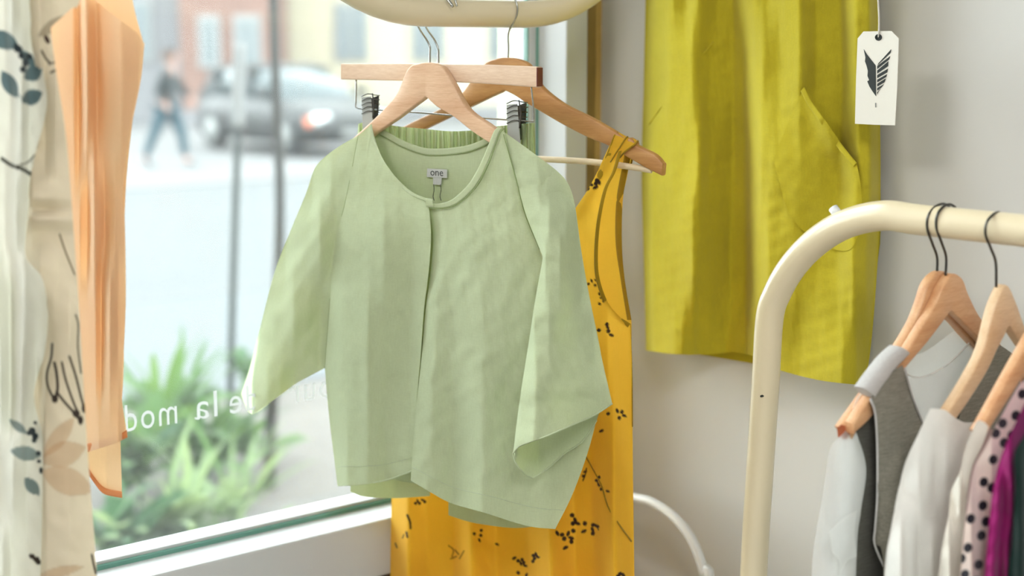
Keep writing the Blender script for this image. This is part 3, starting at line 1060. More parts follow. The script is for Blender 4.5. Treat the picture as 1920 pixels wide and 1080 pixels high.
# ------------------------------------------------------------------ trouser hanger with green trousers
th = on(TR, 'trouser_hanger', 'straight pale wooden bar hanger with wire and metal clips', 'hanger')
slab('hanger_bar', TR, [(645, 119), (740, 119), (830, 120), (930, 122), (1011, 125)], [(645, 149), (740, 151), (830, 153), (930, 158), (1011, 164)], 0.014, M_WOODT, th)
a, b = TR.loc(np.array([1011.0, 126.0])), TR.loc(np.array([1011.0, 163.0]))
box('end_cap', M_ENDR, a[0] - .0005, a[0] + .0015, -.0068, .0068, b[2] + .0006, a[2] - .0006, th, .0004)
tube('hook', line3(TR, [(822, 122), (822, 104), (821, 90), (814, 74), (801, 55), (793, 34), (796, 6), (812, -14), (832, -18), (850, -5), (857, 12)], 0, 50), 0.0014, M_STEEL, th, 8)
tube('wire', line3(TR, [[(668, 148), (667, 190), (667, 203)], [(667, 203), (700, 206), (795, 212), (900, 221), (1001, 228)], [(1001, 228), (1000, 200), (996, 160)]], 0, 60), 0.0011, M_STEEL, th, 8)
for (cx, cy_, s) in ((692, 205, 1.0), (966, 222, 1.15)):
    cl_ = poly_plate('clip', TR, [(cx - 14 * s, cy_ - 22 * s), (cx + 3 * s, cy_ - 24 * s), (cx + 8 * s, cy_ + 40 * s), (cx - 12 * s, cy_ + 42 * s)], -0.008, 0.0012, M_CLIP, th)
    poly_plate('clip_jaw', TR, [(cx + 2 * s, cy_ - 20 * s), (cx + 18 * s, cy_ - 26 * s), (cx + 16 * s, cy_ + 34 * s), (cx, cy_ + 36 * s)], 0.009, 0.0012, M_DSTEEL, cl_)
    for q in range(5):
        z = -24 + q * 8
        tube('spring', line3(TR, [(cx - 14 * s, cy_ + z * s), (cx - 2 * s, cy_ + (z - 5) * s), (cx + 10 * s, cy_ + (z - 3) * s), (cx + 20 * s, cy_ + (z - 2) * s)], (-9, -11, -8, 8), 8), 0.0007, M_DSTEEL, cl_, 5)
    tube('pin', line3(TR, [(cx + 6 * s, cy_ - 30 * s), (cx + 9 * s, cy_ - 8 * s), (cx + 7 * s, cy_ + 16 * s)], -9, 6), 0.001, M_DSTEEL, cl_, 6)

tr = on(TR, 'trousers', 'sage green gathered trousers clipped behind the green jacket', 'trousers')


def gathers(amp, period):
    def f(PX, PY):
        ph = PX * 2 * PI / period + 1.3 * np.sin(PX * .071) + 0.6 * np.sin(PX * .19 + PY * .03)
        return (6 + amp * (np.sin(ph) ** 3 + .35 * np.sin(ph * 2.1 + 1))) / 1000
    return f


cloth('waistband', TR, [(672, 232), (700, 226), (740, 236), (790, 241), (843, 246), (888, 244), (940, 236), (1003, 230)], [(664, 318), (830, 330), (1005, 330)], [(672, 232), (664, 318)], [(1003, 230), (1005, 330)], 420, 24, gathers(5.0, 13.5), M_SAGEP, tr, soft=1)
cloth('left_leg', TR, [(664, 316), (750, 326), (832, 330)], [(657, 922), (682, 931), (740, 934), (806, 930)], [(664, 316), (660, 600), (657, 922)], [(832, 330), (826, 600), (806, 930)], 50, 60, prof([(316, [(660, 6), (832, 6)]), (920, [(650, 8), (690, 2), (740, 12), (806, 4)])]), M_SAGEP, tr)
cloth('right_leg', TR, [(832, 330), (920, 333), (1005, 328)], [(841, 966), (875, 977), (910, 984), (967, 990), (1020, 985)], [(832, 330), (838, 600), (841, 966)], [(1005, 328), (1012, 600), (1020, 985)], 50, 60, prof([(316, [(832, 6), (1005, 6)]), (940, [(841, 2), (880, 10), (930, 0), (1020, 8)])]), M_SAGEP, tr)

# ------------------------------------------------------------------ yellow dress and its hanger
yh = on(YD, 'wooden_hanger', 'amber wooden hanger with lower rod holding the yellow dress', 'hanger')
slab('hanger_body', YD, [(694, 272), (740, 248), (782, 226), (830, 203), (870, 174), (893, 142), (913, 119), (935, 110), (952, 108), (975, 111), (995, 122), (1008, 146), (1022, 166), (1060, 195), (1110, 220), (1152, 244), (1195, 271), (1230, 289), (1246, 306)],
     [(692, 292), (742, 268), (786, 248), (832, 226), (868, 208), (895, 195), (920, 183), (940, 174), (949, 170), (962, 175), (975, 183), (988, 192), (1002, 200), (1053, 230), (1103, 256), (1142, 272), (1181, 295), (1216, 315), (1244, 329)], 0.0125, M_WOODA, yh)
tube('hook', line3(YD, [(952, 116), (953, 90), (953, 62), (962, 44), (970, 24), (968, 4), (955, -14), (938, -18), (922, -8), (912, 8)], 0, 50), 0.0014, M_STEEL, yh, 8)
tube('rod', line3(YD, [(708, 286), (850, 291), (1030, 299), (1124, 305), (1222, 319)], 0, 20), 0.0042, M_WOODR, yh, 12)
slab('dress_notch', YD, [(1183, 258), (1190, 262), (1195, 268)], [(1180, 268), (1187, 272), (1192, 277)], 0.0145, M_WOODA, yh)

yd = on(YD, 'dress', 'mustard yellow sleeveless dress with small dark flower print', 'dress')
INK = (58, 44, 36)


def cluster(pts, r=4.0, col=INK):
    out = []
    for i, p in enumerate(pts):
        ang = (i * 67) % 180
        out.append(('e', p[0], p[1], r * (1.35 if i % 2 else 1.05), r * (.75 if i % 2 else .95), ang, col))
    return out


def zz(L):                       # the prints were measured on an enlarged crop
    return [(560 + x / 2.454, 640 + y / 2.454) for x, y in L]


PR = []
PR += cluster(zz([(1424, 333), (1466, 320), (1487, 325), (1498, 343), (1475, 352), (1393, 412)]), 3.6)
PR += cluster(zz([(1258, 800), (1272, 822), (1262, 838), (1283, 838), (1317, 838), (1312, 874), (1264, 872), (1240, 885), (1212, 890), (1190, 883), (1222, 908), (1254, 905), (1255, 922), (1228, 950)]), 4.3)
PR += cluster(zz([(1355, 845), (1352, 866), (1354, 884), (1372, 850)]), 4.0)
PR += [('l', zz([(1352, 840), (1368, 845), (1380, 868)]), 2.5, INK)]
PR += cluster(zz([(1370, 640), (1380, 660), (1392, 680), (1422, 690), (1382, 625), (1318, 600), (1310, 620)]), 3.0)
PR += [('l', zz([(1308, 640), (1318, 615), (1324, 585)]), 2.4, INK), ('l', zz([(1370, 640), (1385, 665)]), 2.4, INK)]
PR += cluster(zz([(838, 893), (832, 915), (840, 870), (913, 934), (808, 885)]), 3.0)
PR += cluster(zz([(1010, 1010), (1022, 1022), (1035, 1018), (1042, 1032), (1028, 1005), (992, 998), (1010, 1065), (1048, 1076)]), 3.4)
PR += cluster(zz([(1080, 985), (1092, 980), (1085, 1000), (1100, 992), (1078, 1012)]), 3.4)
PR += [('l', zz([(500, 800), (512, 830), (515, 860)]), 4.0, INK), ('l', zz([(496, 880), (500, 900)]), 4.0, INK), ('l', zz([(445, 930), (452, 948)]), 3.0, (110, 90, 40)), ('l', zz([(478, 905), (484, 890)]), 2.4, (110, 90, 40))]
PR += cluster(zz([(538, 745), (548, 735), (556, 745), (570, 730), (580, 738)]), 3.0)
OL = (150, 112, 20)
PR += [('l', zz([(690, 940), (712, 960), (706, 990)]), 2.5, OL), ('l', zz([(720, 960), (735, 980)]), 3, OL), ('l', zz([(760, 965), (740, 1000)]), 2.5, OL), ('l', zz([(700, 1000), (725, 990)]), 3, OL)]
PR += cluster(zz([(1480, 1070), (1495, 1078), (1470, 1080)]), 4.0)
# bodice prints
yy = lambda L: [(800 + x / 2.16, 220 + y / 2.16) for x, y in L]
PR += cluster(yy([(655, 675), (668, 662), (682, 680), (686, 660), (700, 715), (708, 730), (700, 755), (716, 742)]), 2.8)
PR += cluster(yy([(697, 862), (733, 850), (736, 866), (748, 882), (730, 838)]), 3.8)
PR += cluster(yy([(690, 255), (698, 262), (686, 268), (664, 272), (652, 288), (684, 284)]), 4.2)
PR += cluster(yy([(760, 380), (764, 410), (766, 605), (757, 345)]), 2.6)
for s in range(60):              # the same small sprigs go on over the parts that hang lower or behind
    r_ = random.Random(100 + s)
    bx_, by_ = r_.uniform(735, 1180), r_.uniform(1100, 1600)
    PR += cluster([(bx_ + r_.uniform(-14, 14), by_ + r_.uniform(-14, 14)) for _ in range(5)], 3.4)
ARM = [(1166, 282), (1155, 320), (1140, 350), (1131, 385), (1124, 428), (1121, 479), (1124, 521), (1138, 563), (1158, 590), (1182, 607)]
skirt = prof([(250, [(1060, -6), (1190, -7)]), (420, [(1050, -18), (1100, -16), (1130, -12), (1190, -5)]), (620, [(780, -10), (900, -26), (1080, -30), (1140, -24), (1185, 0)]),
              (900, [(733, 4), (765, -26), (800, -8), (850, -4), (880, -24), (930, -4), (985, -8), (1030, -30), (1075, -2), (1110, -4), (1150, -24), (1188, 4)]),
              (1250, [(720, 6), (765, -40), (805, -4), (850, 0), (885, -36), (930, 2), (985, -2), (1035, -44), (1080, 6), (1115, 2), (1155, -34), (1195, 6)])], 1.5)
cloth('front_panel', YD, [[(792, 560), (900, 500), (1000, 470), (1050, 430), (1078, 392), (1100, 360), (1119, 326), (1132, 298), (1145, 270)], [(1145, 270), (1168, 280)]], [(728, 1560), (960, 1570), (1200, 1560)],
      [(792, 560), (760, 700), (738, 900), (733, 1000), (728, 1560)], [ARM, [(1182, 607), (1185, 700), (1187, 900), (1190, 1100), (1200, 1560)]], 300, 520, skirt, M_MUST, yd, wr=[(0.7, 60, 61), (0.3, 26, 62)], soft=8, shapes=PR)
cloth('back_panel', YD, [(792, 560), (1000, 500), (1100, 380), (1150, 300), (1172, 285), (1184, 284)], [(735, 1555), (960, 1560), (1196, 1555)], [(792, 560), (760, 700), (738, 900), (735, 1555)],
      [[(1184, 284), (1176, 330), (1168, 373), (1166, 451), (1171, 520), (1184, 600)], [(1184, 600), (1187, 900), (1196, 1555)]], 60, 120, prof([(280, [(1100, 8), (1190, 8)]), (500, [(1000, 22), (1120, 20), (1180, 14)]), (700, [(740, 12), (960, 36), (1186, 6)]), (1500, [(735, 12), (960, 50), (1196, 10)])]), M_MUSTP, yd, wr=[(1, 80, 65)])
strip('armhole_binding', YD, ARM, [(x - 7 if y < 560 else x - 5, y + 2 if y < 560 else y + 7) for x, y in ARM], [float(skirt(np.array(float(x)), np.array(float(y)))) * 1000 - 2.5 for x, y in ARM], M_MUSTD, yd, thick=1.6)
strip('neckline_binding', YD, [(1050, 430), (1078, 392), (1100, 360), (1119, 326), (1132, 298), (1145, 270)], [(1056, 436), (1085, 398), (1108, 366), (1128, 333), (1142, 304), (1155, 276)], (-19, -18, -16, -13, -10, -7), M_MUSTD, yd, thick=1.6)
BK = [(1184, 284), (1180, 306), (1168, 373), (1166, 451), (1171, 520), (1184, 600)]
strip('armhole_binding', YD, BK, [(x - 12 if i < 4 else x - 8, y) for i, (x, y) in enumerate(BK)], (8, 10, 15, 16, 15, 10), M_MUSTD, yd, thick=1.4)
# the strap loops over the hanger arm
V_ = []
for q_ in range(7):
    t = q_ / 6
    row = []
    for (xa_, ya_), (xb_, yb_), dd in (((1128, 312), (1162, 296), -10.5), ((1138, 291), (1172, 284), -10.2), ((1146, 270), (1183, 276), -9.4), ((1151, 256), (1190, 271), -8.2), ((1155, 250), (1194, 266), -4), ((1158, 248), (1196, 264), 0), ((1160, 250), (1196, 266), 4), ((1162, 256), (1192, 272), 8.2), ((1166, 290), (1186, 296), 9), ((1167, 318), (1182, 314), 9.5)):
        bow = 1.5 * math.sin(PI * t * 3) * (0.6 if t not in (0, 1) else 0)
        row.append(YD.loc(np.array([xa_ + (xb_ - xa_) * t, ya_ + (yb_ - ya_) * t - bow]), dd / 1000))
    V_.append(row)
G = np.array(V_)
link('strap', grid_mesh('strap', G), M_MUSTP, yd)
tube('strap_edge', [G[-1][i] for i in range(10)], 0.0012, M_MUSTD, yd, 6)
tube('strap_edge', [G[0][i] for i in range(6)], 0.0011, M_MUSTD, yd, 6)
tube('strap_edge', [G[3][i] + np.array([0, -.0008, .0005]) for i in range(7)], 0.0010, M_MUSTD, yd, 6)
# far strap, hidden by the jacket
strip('strap', YD, [(760, 250), (770, 380), (792, 562)], [(786, 240), (800, 380), (830, 562)], -9, M_MUSTP, yd)
tube('wrap_edge', line3(YD, [(1098, 855), (1112, 880), (1128, 910), (1140, 950), (1162, 985), (1184, 1015)], [float(skirt(np.array(float(x)), np.array(float(y)))) * 1000 - 3.5 for x, y in ((1098, 855), (1112, 880), (1128, 910), (1140, 950), (1162, 985), (1184, 1015))], 30), 0.0011, M_MUSTD, yd, 6)
tube('side_seam', line3(YD, [(1182, 607), (1185, 700), (1186, 800)], -1, 12), 0.0008, M_MUSTD, yd, 6)

# ------------------------------------------------------------------ chartreuse dress on the wall
WD = Plane(WALL.O - WALL.n * 0.058, -51)
WD.O = WD.O + WD.ex * 0.38
WD.O[2] = 2.0
cd = on(WD, 'dress', 'chartreuse linen dress with slanted pocket hanging flat on the wall', 'dress')
chd = prof([(-60, [(1210, 22), (1230, -4), (1262, -14), (1285, -4), (1310, -16), (1345, 6), (1375, 8), (1400, -12), (1440, -6), (1470, -16), (1500, -18), (1530, 2), (1575, 8), (1600, -10), (1630, -8), (1645, 22)]),
            (120, [(1203, 22), (1222, 2), (1255, -16), (1300, -20), (1330, -2), (1375, 16), (1395, 12), (1415, -14), (1430, -20), (1460, -14), (1500, -24), (1530, -4), (1580, 6), (1604, -12), (1630, -6), (1650, 22)]),
            (300, [(1200, 22), (1222, -6), (1260, -16), (1310, -24), (1330, -8), (1375, 18), (1398, 16), (1425, -22), (1450, -24), (1500, -22), (1540, -14), (1575, 0), (1610, -14), (1632, -8), (1652, 22)]),
            (480, [(1200, 22), (1220, -10), (1270, -20), (1300, -28), (1325, -12), (1370, 18), (1400, 20), (1418, -10), (1440, -22), (1490, -18), (1530, -10), (1570, -8), (1600, -18), (1625, -6), (1650, 22)]),
            (720, [(1205, 22), (1225, -14), (1265, -26), (1280, -24), (1310, -2), (1360, 16), (1398, 16), (1420, 2), (1450, -16), (1500, -12), (1540, -18), (1580, -22), (1605, -12), (1640, 22)])], 1.9)
cloth('front_panel', WD, [(1218, -330), (1300, -335), (1430, -338), (1560, -335), (1636, -330)], [(1211, 657), (1260, 664), (1320, 665), (1371, 661), (1408, 666), (1440, 682), (1471, 697), (1542, 714), (1622, 723)],
      [(1218, -330), (1214, 0), (1210, 110), (1205, 220), (1203, 330), (1206, 450), (1209, 560), (1211, 657)], [(1636, -330), (1647, 0), (1649, 150), (1651, 350), (1645, 500), (1634, 640), (1622, 723)], 220, 220, chd, M_CHART, cd,
      wr=[(1.1, 70, 71, (-.5, .5)), (0.9, 34, 72), (0.35, 16, 73)], soft=4, softv=4)
cloth('back_panel', WD, [(1218, -330), (1430, -338), (1636, -330)], [(1213, 652), (1330, 668), (1460, 690), (1620, 718)], [(1218, -330), (1206, 220), (1206, 450), (1213, 652)], [(1636, -330), (1651, 350), (1645, 500), (1620, 718)], 40, 40, 50, M_CHART, cd)
PK = [(1508, 163), (1522, 190), (1545, 222), (1575, 266), (1592, 288), (1606, 305)]
cloth('pocket', WD, PK, [(1450, 300), (1480, 400), (1530, 450), (1590, 470), (1618, 420)], [(1508, 163), (1480, 225), (1450, 300)], [(1606, 305), (1614, 350), (1618, 420)], 50, 50,
      lambda X, Y: chd(X, Y) - 0.004 - 0.030 * np.exp(-((Y - (163 + (X - 1508) * 1.45)) / 55.0) ** 2) * np.clip(np.sin(PI * np.clip((X - 1500) / 112, 0, 1)), 0, 1), M_CHART, cd, wr=[(0.8, 40, 75)], soft=4, softv=3)
strip('pocket_facing', WD, PK, [(x - 7, y + 8) for x, y in PK], [float(v) * 1000 for v in (chd(np.array([p[0] for p in PK]), np.array([p[1] for p in PK])) - 0.005 - 0.029 * np.sin(PI * np.clip((np.array([p[0] for p in PK]) - 1500) / 112, 0, 1)))], M_CHART, cd, 30, 1.0)
LP = [(1338, 78), (1310, 112), (1280, 150), (1248, 190), (1216, 234)]
tube('pocket_seam', line3(WD, LP, [float(v) * 1000 - 1 for v in blur(chd(np.array([p[0] for p in LP], float), np.array([p[1] for p in LP], float)), 1, 0)]), 0.0013, M_CHART, cd, 6)

# price tag on a string
TG = Plane(WALL.O - WALL.n * 0.115, -51)
tp_ = TG.loc(np.array([1647.0, 70.0]))
TG.O = TG.O + TG.ex * tp_[0]
TG.O[2] = tp_[2]
tg = on(TG, 'price_tag', 'white card price tag with dark feather emblem hanging on a string', 'price tag')
card = poly_plate('card', TG, [(1608, 72), (1619, 59), (1671, 58), (1685, 72), (1682, 160), (1678, 235), (1640, 234), (1603, 232), (1605, 150)], 0.0, 0.0009, M_CARD, tg)
tube('eyelet', [TG.loc(np.array([1647 + 5.5 * math.cos(a), 70 + 5.0 * math.sin(a)]), -0.0004) for a in np.linspace(0, 2 * PI, 17)[:-1]], 0.0009, M_INK, tg, 6, closed=True)
poly_plate('eyelet_hole', TG, [(1647 + 4.5 * math.cos(a), 70 + 4.2 * math.sin(a)) for a in np.linspace(0, 2 * PI, 13)[:-1]], -0.0003, 0.0002, M_INK, tg)
tube('string', line3(TG, [(1647, 70), (1648, 56), (1648, 30), (1646, -10), (1642, -120), (1640, -320)], (-1, -2, -1, 0, 6, 14), 30), 0.0011, M_STRING, tg, 6)
vv = lambda L: [(1180 + x / 2.5716, y / 2.5716) for x, y in L]
poly_plate('emblem', TG, vv([(1130, 238), (1145, 262), (1168, 292), (1187, 316), (1189, 464), (1172, 440), (1158, 418), (1147, 392), (1156, 386), (1148, 366), (1150, 342), (1144, 318), (1136, 296), (1138, 276)]), -0.0006, 0.0005, M_INK, tg)
E1 = [(1262, 238), (1257, 285), (1248, 310), (1246, 345), (1241, 372), (1236, 392), (1226, 420), (1210, 442), (1195, 462)]
IN1 = [(1200, 306), (1195, 318), (1195, 340), (1195, 362), (1195, 384), (1195, 404), (1195, 424), (1195, 444), (1195, 460)]
for i in range(8):
    (a0, a1), (b0, b1) = (np.array(IN1[i]), np.array(IN1[i + 1])), (np.array(E1[i]), np.array(E1[i + 1]))
    s = (0, -14)
    poly_plate('emblem', TG, vv([a0, b0 + s if i else b0, b0 * .35 + b1 * .65 + s, a0 * .35 + a1 * .65]), -0.0006, 0.0005, M_INK, tg)
poly_plate('emblem', TG, vv([(1185, 496), (1189, 496), (1189, 518), (1185, 518)]), -0.0006, 0.0005, plain('grey_ink', (120, 122, 120), .7), tg)

# ------------------------------------------------------------------ clothes rack on the right
rk = on(RACK, 'clothes_rack', 'cream tubular clothes rack with a rounded corner beside the wall', 'clothes rack')
CL = [(1413, 1080), (1425, 880), (1435, 730), (1443, 597), (1459, 546), (1486, 500), (1523, 460), (1567, 429), (1614, 411), (1665, 404)]
pl = list(RACK.loc(np.array(CL, float), 0.0))
foot = np.array([-0.035, 0, -RACK.O[2] + 0.02])
pts = [foot, np.array([-0.024, 0, -.75])] + pl + [np.array([x, 0, .1475]) for x in (.215, .30, .42, .8, 1.15)] + [np.array([1.26, 0, .10]), np.array([1.30, 0, 0]), np.array([1.30, 0, foot[2]])]
tube('rack_tube', crs(pts, 8), 0.0178, M_CREAM, rk, 24)
tube('base_tube', [(-0.035, -.24, foot[2]), (-0.035, .2, foot[2])], 0.0178, M_CREAM, rk, 16)
tube('base_tube', [(1.30, -.24, foot[2]), (1.30, .2, foot[2])], 0.0178, M_CREAM, rk, 16)
p1 = RACK.loc(np.array([1572.0, 404.0]))
p2 = RACK.loc(np.array([1562.0, 390.0]))
tube('stopper', [p1, p2], 0.006, M_WTUBE, rk, 12)
p3 = RACK.loc(np.array([1427.0, 743.0]), -0.0178)
o = lathe_y('screw', [(.0002, -.0012), (.0014, -.001), (.0016, .003)], M_INK, rk, (p3[0], p3[1] + .0005, p3[2]), 10)

H0, H1, H2, H3 = rack_at(.240), rack_at(.252), rack_at(.318), rack_at(.372)
GP = 'wooden hangers on the cream rack'


def rack_hanger(P, label, top, bot, mat, hook):
    t = on(P, 'wooden_hanger', label, 'hanger', GP)
    slab('hanger_body', P, top, bot, 0.0125, mat, t)
    if hook is None:
        hk = [(0, 0, -.085), (0, 0, -.055), (-.012, 0, -.035), (-.026, 0, -.012), (-.026, 0, .008), (-.012, 0, .024), (.006, 0, .026), (.02, 0, .02)]
        tube('hook', crs(hk, 5), 0.0015, M_DSTEEL, t, 8)
    else:
        tube('hook', line3(P, hook, 0, 44), 0.0015, M_DSTEEL, t, 8)
    return t


rack_hanger(H0, 'orange wooden hanger half hidden behind another, first on the rack from the wall side', [(1572, 800), (1618, 736), (1662, 676), (1703, 610), (1720, 570), (1734, 530), (1757, 508), (1778, 518), (1792, 556), (1812, 598), (1858, 660), (1915, 722)],
            [(1590, 822), (1634, 750), (1676, 690), (1714, 645), (1735, 615), (1748, 592), (1758, 582), (1768, 592), (1785, 608), (1806, 632), (1854, 684), (1912, 742)], M_WOODO,
            [(1757, 512), (1757, 482), (1748, 456), (1739, 430), (1740, 406), (1752, 389), (1767, 382), (1780, 386)])
cap = poly_plate('end_grain', H0, [(1570, 803), (1578, 796), (1590, 800), (1593, 814), (1585, 824), (1572, 820)], -0.007, 0.0006, M_ENDO, bpy.data.objects['wooden_hanger.002'])
rack_hanger(H1, 'pale orange wooden hanger carrying the grey sleeveless top', [(1592, 792), (1620, 750), (1655, 708), (1687, 667), (1722, 610), (1746, 569), (1761, 536), (1778, 513), (1796, 521), (1808, 551), (1829, 592), (1870, 646), (1925, 708)],
            [(1593, 812), (1628, 778), (1662, 730), (1693, 685), (1728, 644), (1752, 613), (1764, 597), (1775, 583), (1785, 591), (1799, 604), (1824, 630), (1866, 676), (1922, 736)], M_WOODO,
            [(1773, 516), (1774, 482), (1766, 456), (1756, 428), (1757, 404), (1768, 388), (1780, 383), (1791, 388)])
rack_hanger(H2, 'light wooden hanger carrying the white top', [(1748, 796), (1762, 778), (1775, 761), (1808, 708), (1835, 655), (1850, 598), (1861, 563), (1878, 533), (1894, 560), (1918, 622), (1960, 680), (2010, 740)],
            [(1762, 812), (1776, 794), (1790, 776), (1820, 732), (1845, 690), (1861, 655), (1874, 630), (1885, 611), (1896, 628), (1915, 656), (1956, 716), (2006, 770)], M_WOODL,
            [(1868, 538), (1867, 492), (1858, 466), (1848, 440), (1850, 418), (1860, 404), (1872, 398), (1884, 403)])
rack_hanger(H3, 'wooden hanger carrying the cream top, cut by the right edge of the photo', [(1826, 806), (1840, 783), (1878, 714), (1920, 640), (1950, 590), (1972, 558), (1990, 575), (2020, 650), (2090, 760)],
            [(1838, 818), (1852, 794), (1890, 735), (1920, 688), (1950, 655), (1974, 640), (1992, 655), (2016, 690), (2086, 792)], M_WOODO, None)

TOP3 = [(1826, 806), (1840, 783), (1878, 714), (1920, 640), (1950, 590), (1972, 558), (1990, 575), (2020, 650), (2090, 760)]
BOT3 = [(1838, 818), (1852, 794), (1890, 735), (1920, 688), (1950, 655), (1974, 640), (1992, 655), (2016, 690), (2086, 792)]
for s_, lab in ((.414, 'wooden hanger inside the polka dotted blouse'), (.446, 'wooden hanger inside the magenta blouse'), (.472, 'wooden hanger inside the bottle green dress')):
    rack_hanger(rack_at(s_), lab, H3.loc(np.array(TOP3[3:], float), 0.0), H3.loc(np.array(BOT3[3:], float), 0.0), M_WOODL, None)

# sheer white top
s0 = on(rack_at(.236), 'blouse', 'sheer white blouse hanging first on the rack behind the grey top', 'blouse')
Q = rack_at(.240)
cloth('front_panel', Q, [[(1660, 686), (1697, 690)], [(1697, 690), (1715, 707), (1740, 707), (1780, 686), (1812, 656), (1832, 632)]], [(1520, 1500), (1700, 1510), (1880, 1500)], [(1660, 686), (1614, 744), (1601, 782), (1592, 808), (1574, 826), (1560, 850), (1549, 925), (1530, 1038), (1526, 1150), (1520, 1500)], [(1832, 632), (1850, 800), (1866, 1150), (1880, 1500)], 60, 90,
      prof([(650, [(1600, -4), (1830, -4)]), (900, [(1545, 0), (1580, -18), (1620, -6), (1800, -14)]), (1400, [(1520, 0), (1570, -26), (1620, 0), (1880, -10)])]), M_SHEER, s0, wr=[(1.5, 60, 81)])
cloth('back_panel', Q, [(1662, 682), (1690, 672), (1740, 660), (1795, 622), (1838, 610)], [(1525, 1490), (1700, 1500), (1880, 1490)], [(1662, 682), (1616, 744), (1602, 782), (1594, 808), (1578, 828), (1560, 930), (1545, 1040), (1525, 1490)], [(1838, 610), (1856, 800), (1866, 1150), (1880, 1490)], 40, 60,
      prof([(650, [(1600, 6), (1830, 6)]), (1400, [(1520, 14), (1880, 20)])]), M_SHEER2, s0, wr=[(1.5, 60, 82)])
cloth('ruffle', Q, [(1560, 1000), (1585, 975), (1612, 958)], [(1572, 1120), (1590, 1060), (1612, 1045)], [(1560, 1000), (1566, 1035), (1580, 1060), (1572, 1120)], [(1612, 958), (1608, 1000), (1612, 1045)], 24, 24, -27, M_SHEER2, s0, wr=[(1.6, 80, 83)])
tube('neck_edge', line3(Q, [(1697, 690), (1715, 707), (1740, 707), (1780, 686), (1812, 656), (1832, 632)], -5, 30), 0.0009, M_WHITE, s0, 6)

# grey marl top
Q = rack_at(.256)
g0 = on(Q, 'sleeveless_top', 'grey marl sleeveless top with painted-lit shoulder on the rack', 'top')
cloth('front_left', Q, [(1632, 748), (1660, 706), (1692, 684)], [(1655, 1400), (1720, 1405), (1800, 1400)], [(1632, 748), (1641, 775), (1645, 841), (1645, 929), (1641, 990), (1640, 1020), (1656, 1062), (1655, 1400)], [(1692, 684), (1711, 742), (1732, 795), (1760, 860), (1800, 1400)], 40, 90,
      prof([(700, [(1630, -9), (1700, -9)]), (1000, [(1640, -4), (1690, -24), (1780, -14)])]), M_GREY, g0, wr=[(1.2, 60, 91)])
cloth('front_right', Q, [(1829, 642), (1850, 636), (1880, 650), (1910, 672)], [(1800, 1400), (1850, 1405), (1900, 1400)], [(1829, 642), (1822, 700), (1800, 780), (1790, 860), (1800, 1400)], [(1910, 672), (1915, 780), (1910, 1000), (1900, 1400)], 40, 60, -7, M_GREY, g0, wr=[(1.0, 60, 92)])
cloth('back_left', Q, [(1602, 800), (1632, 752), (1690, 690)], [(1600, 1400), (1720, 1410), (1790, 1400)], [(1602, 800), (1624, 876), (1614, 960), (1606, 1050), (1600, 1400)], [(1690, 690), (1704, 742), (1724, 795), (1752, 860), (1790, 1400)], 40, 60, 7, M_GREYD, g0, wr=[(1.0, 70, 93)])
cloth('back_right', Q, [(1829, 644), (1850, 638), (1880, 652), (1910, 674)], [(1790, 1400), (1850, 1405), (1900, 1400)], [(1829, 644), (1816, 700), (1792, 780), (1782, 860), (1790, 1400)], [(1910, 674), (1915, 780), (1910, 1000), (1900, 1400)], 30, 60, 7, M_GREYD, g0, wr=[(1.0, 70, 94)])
slab('lit_shoulder', Q, [(1612, 726), (1632, 698), (1656, 668), (1678, 648)], [(1630, 744), (1650, 715), (1672, 687), (1695, 662)], 0.0205, M_GREYL, g0, c=0.006)  # top of the shoulder, its light put into the colour
tube('armhole_edge', line3(Q, [(1632, 748), (1641, 775), (1645, 841), (1645, 929), (1641, 990), (1640, 1020), (1658, 1064)], (-9.5, -9, -8, -7, -6, -6, -7), 40), 0.0013, M_GREYL, g0, 6)
tube('neck_edge', line3(Q, [(1697, 690), (1711, 742), (1732, 795), (1760, 860)], (-9.5, -12, -14, -16), 20), 0.0012, M_GREYL, g0, 6)

# white top
Q = rack_at(.324)
w0 = on(Q, 'blouse', 'white crepe blouse with soft folds, second garment in front of the grey top', 'blouse')
cloth('front_panel', Q, [(1744, 766), (1756, 766), (1774, 770), (1792, 784), (1813, 793), (1836, 790)], [(1640, 1400), (1720, 1405), (1800, 1400)], [(1744, 766), (1725, 806), (1697, 869), (1683, 929), (1669, 999), (1658, 1080), (1640, 1400)], [(1836, 790), (1826, 860), (1812, 960), (1800, 1080), (1800, 1400)], 60, 90,
      prof([(760, [(1740, -8), (1840, -8)]), (880, [(1690, 6), (1725, -16), (1752, -8), (1775, -18), (1840, -6)]), (1080, [(1655, 8), (1690, -26), (1720, -8), (1750, -24), (1800, -4)])]), M_WHITE, w0, wr=[(1.0, 50, 101)])
cloth('back_panel', Q, [(1750, 768), (1790, 790), (1836, 792)], [(1650, 1400), (1800, 1400)], [(1750, 768), (1700, 872), (1672, 1000), (1650, 1400)], [(1836, 792), (1826, 900), (1800, 1400)], 24, 40, 10, M_WHITE, w0)

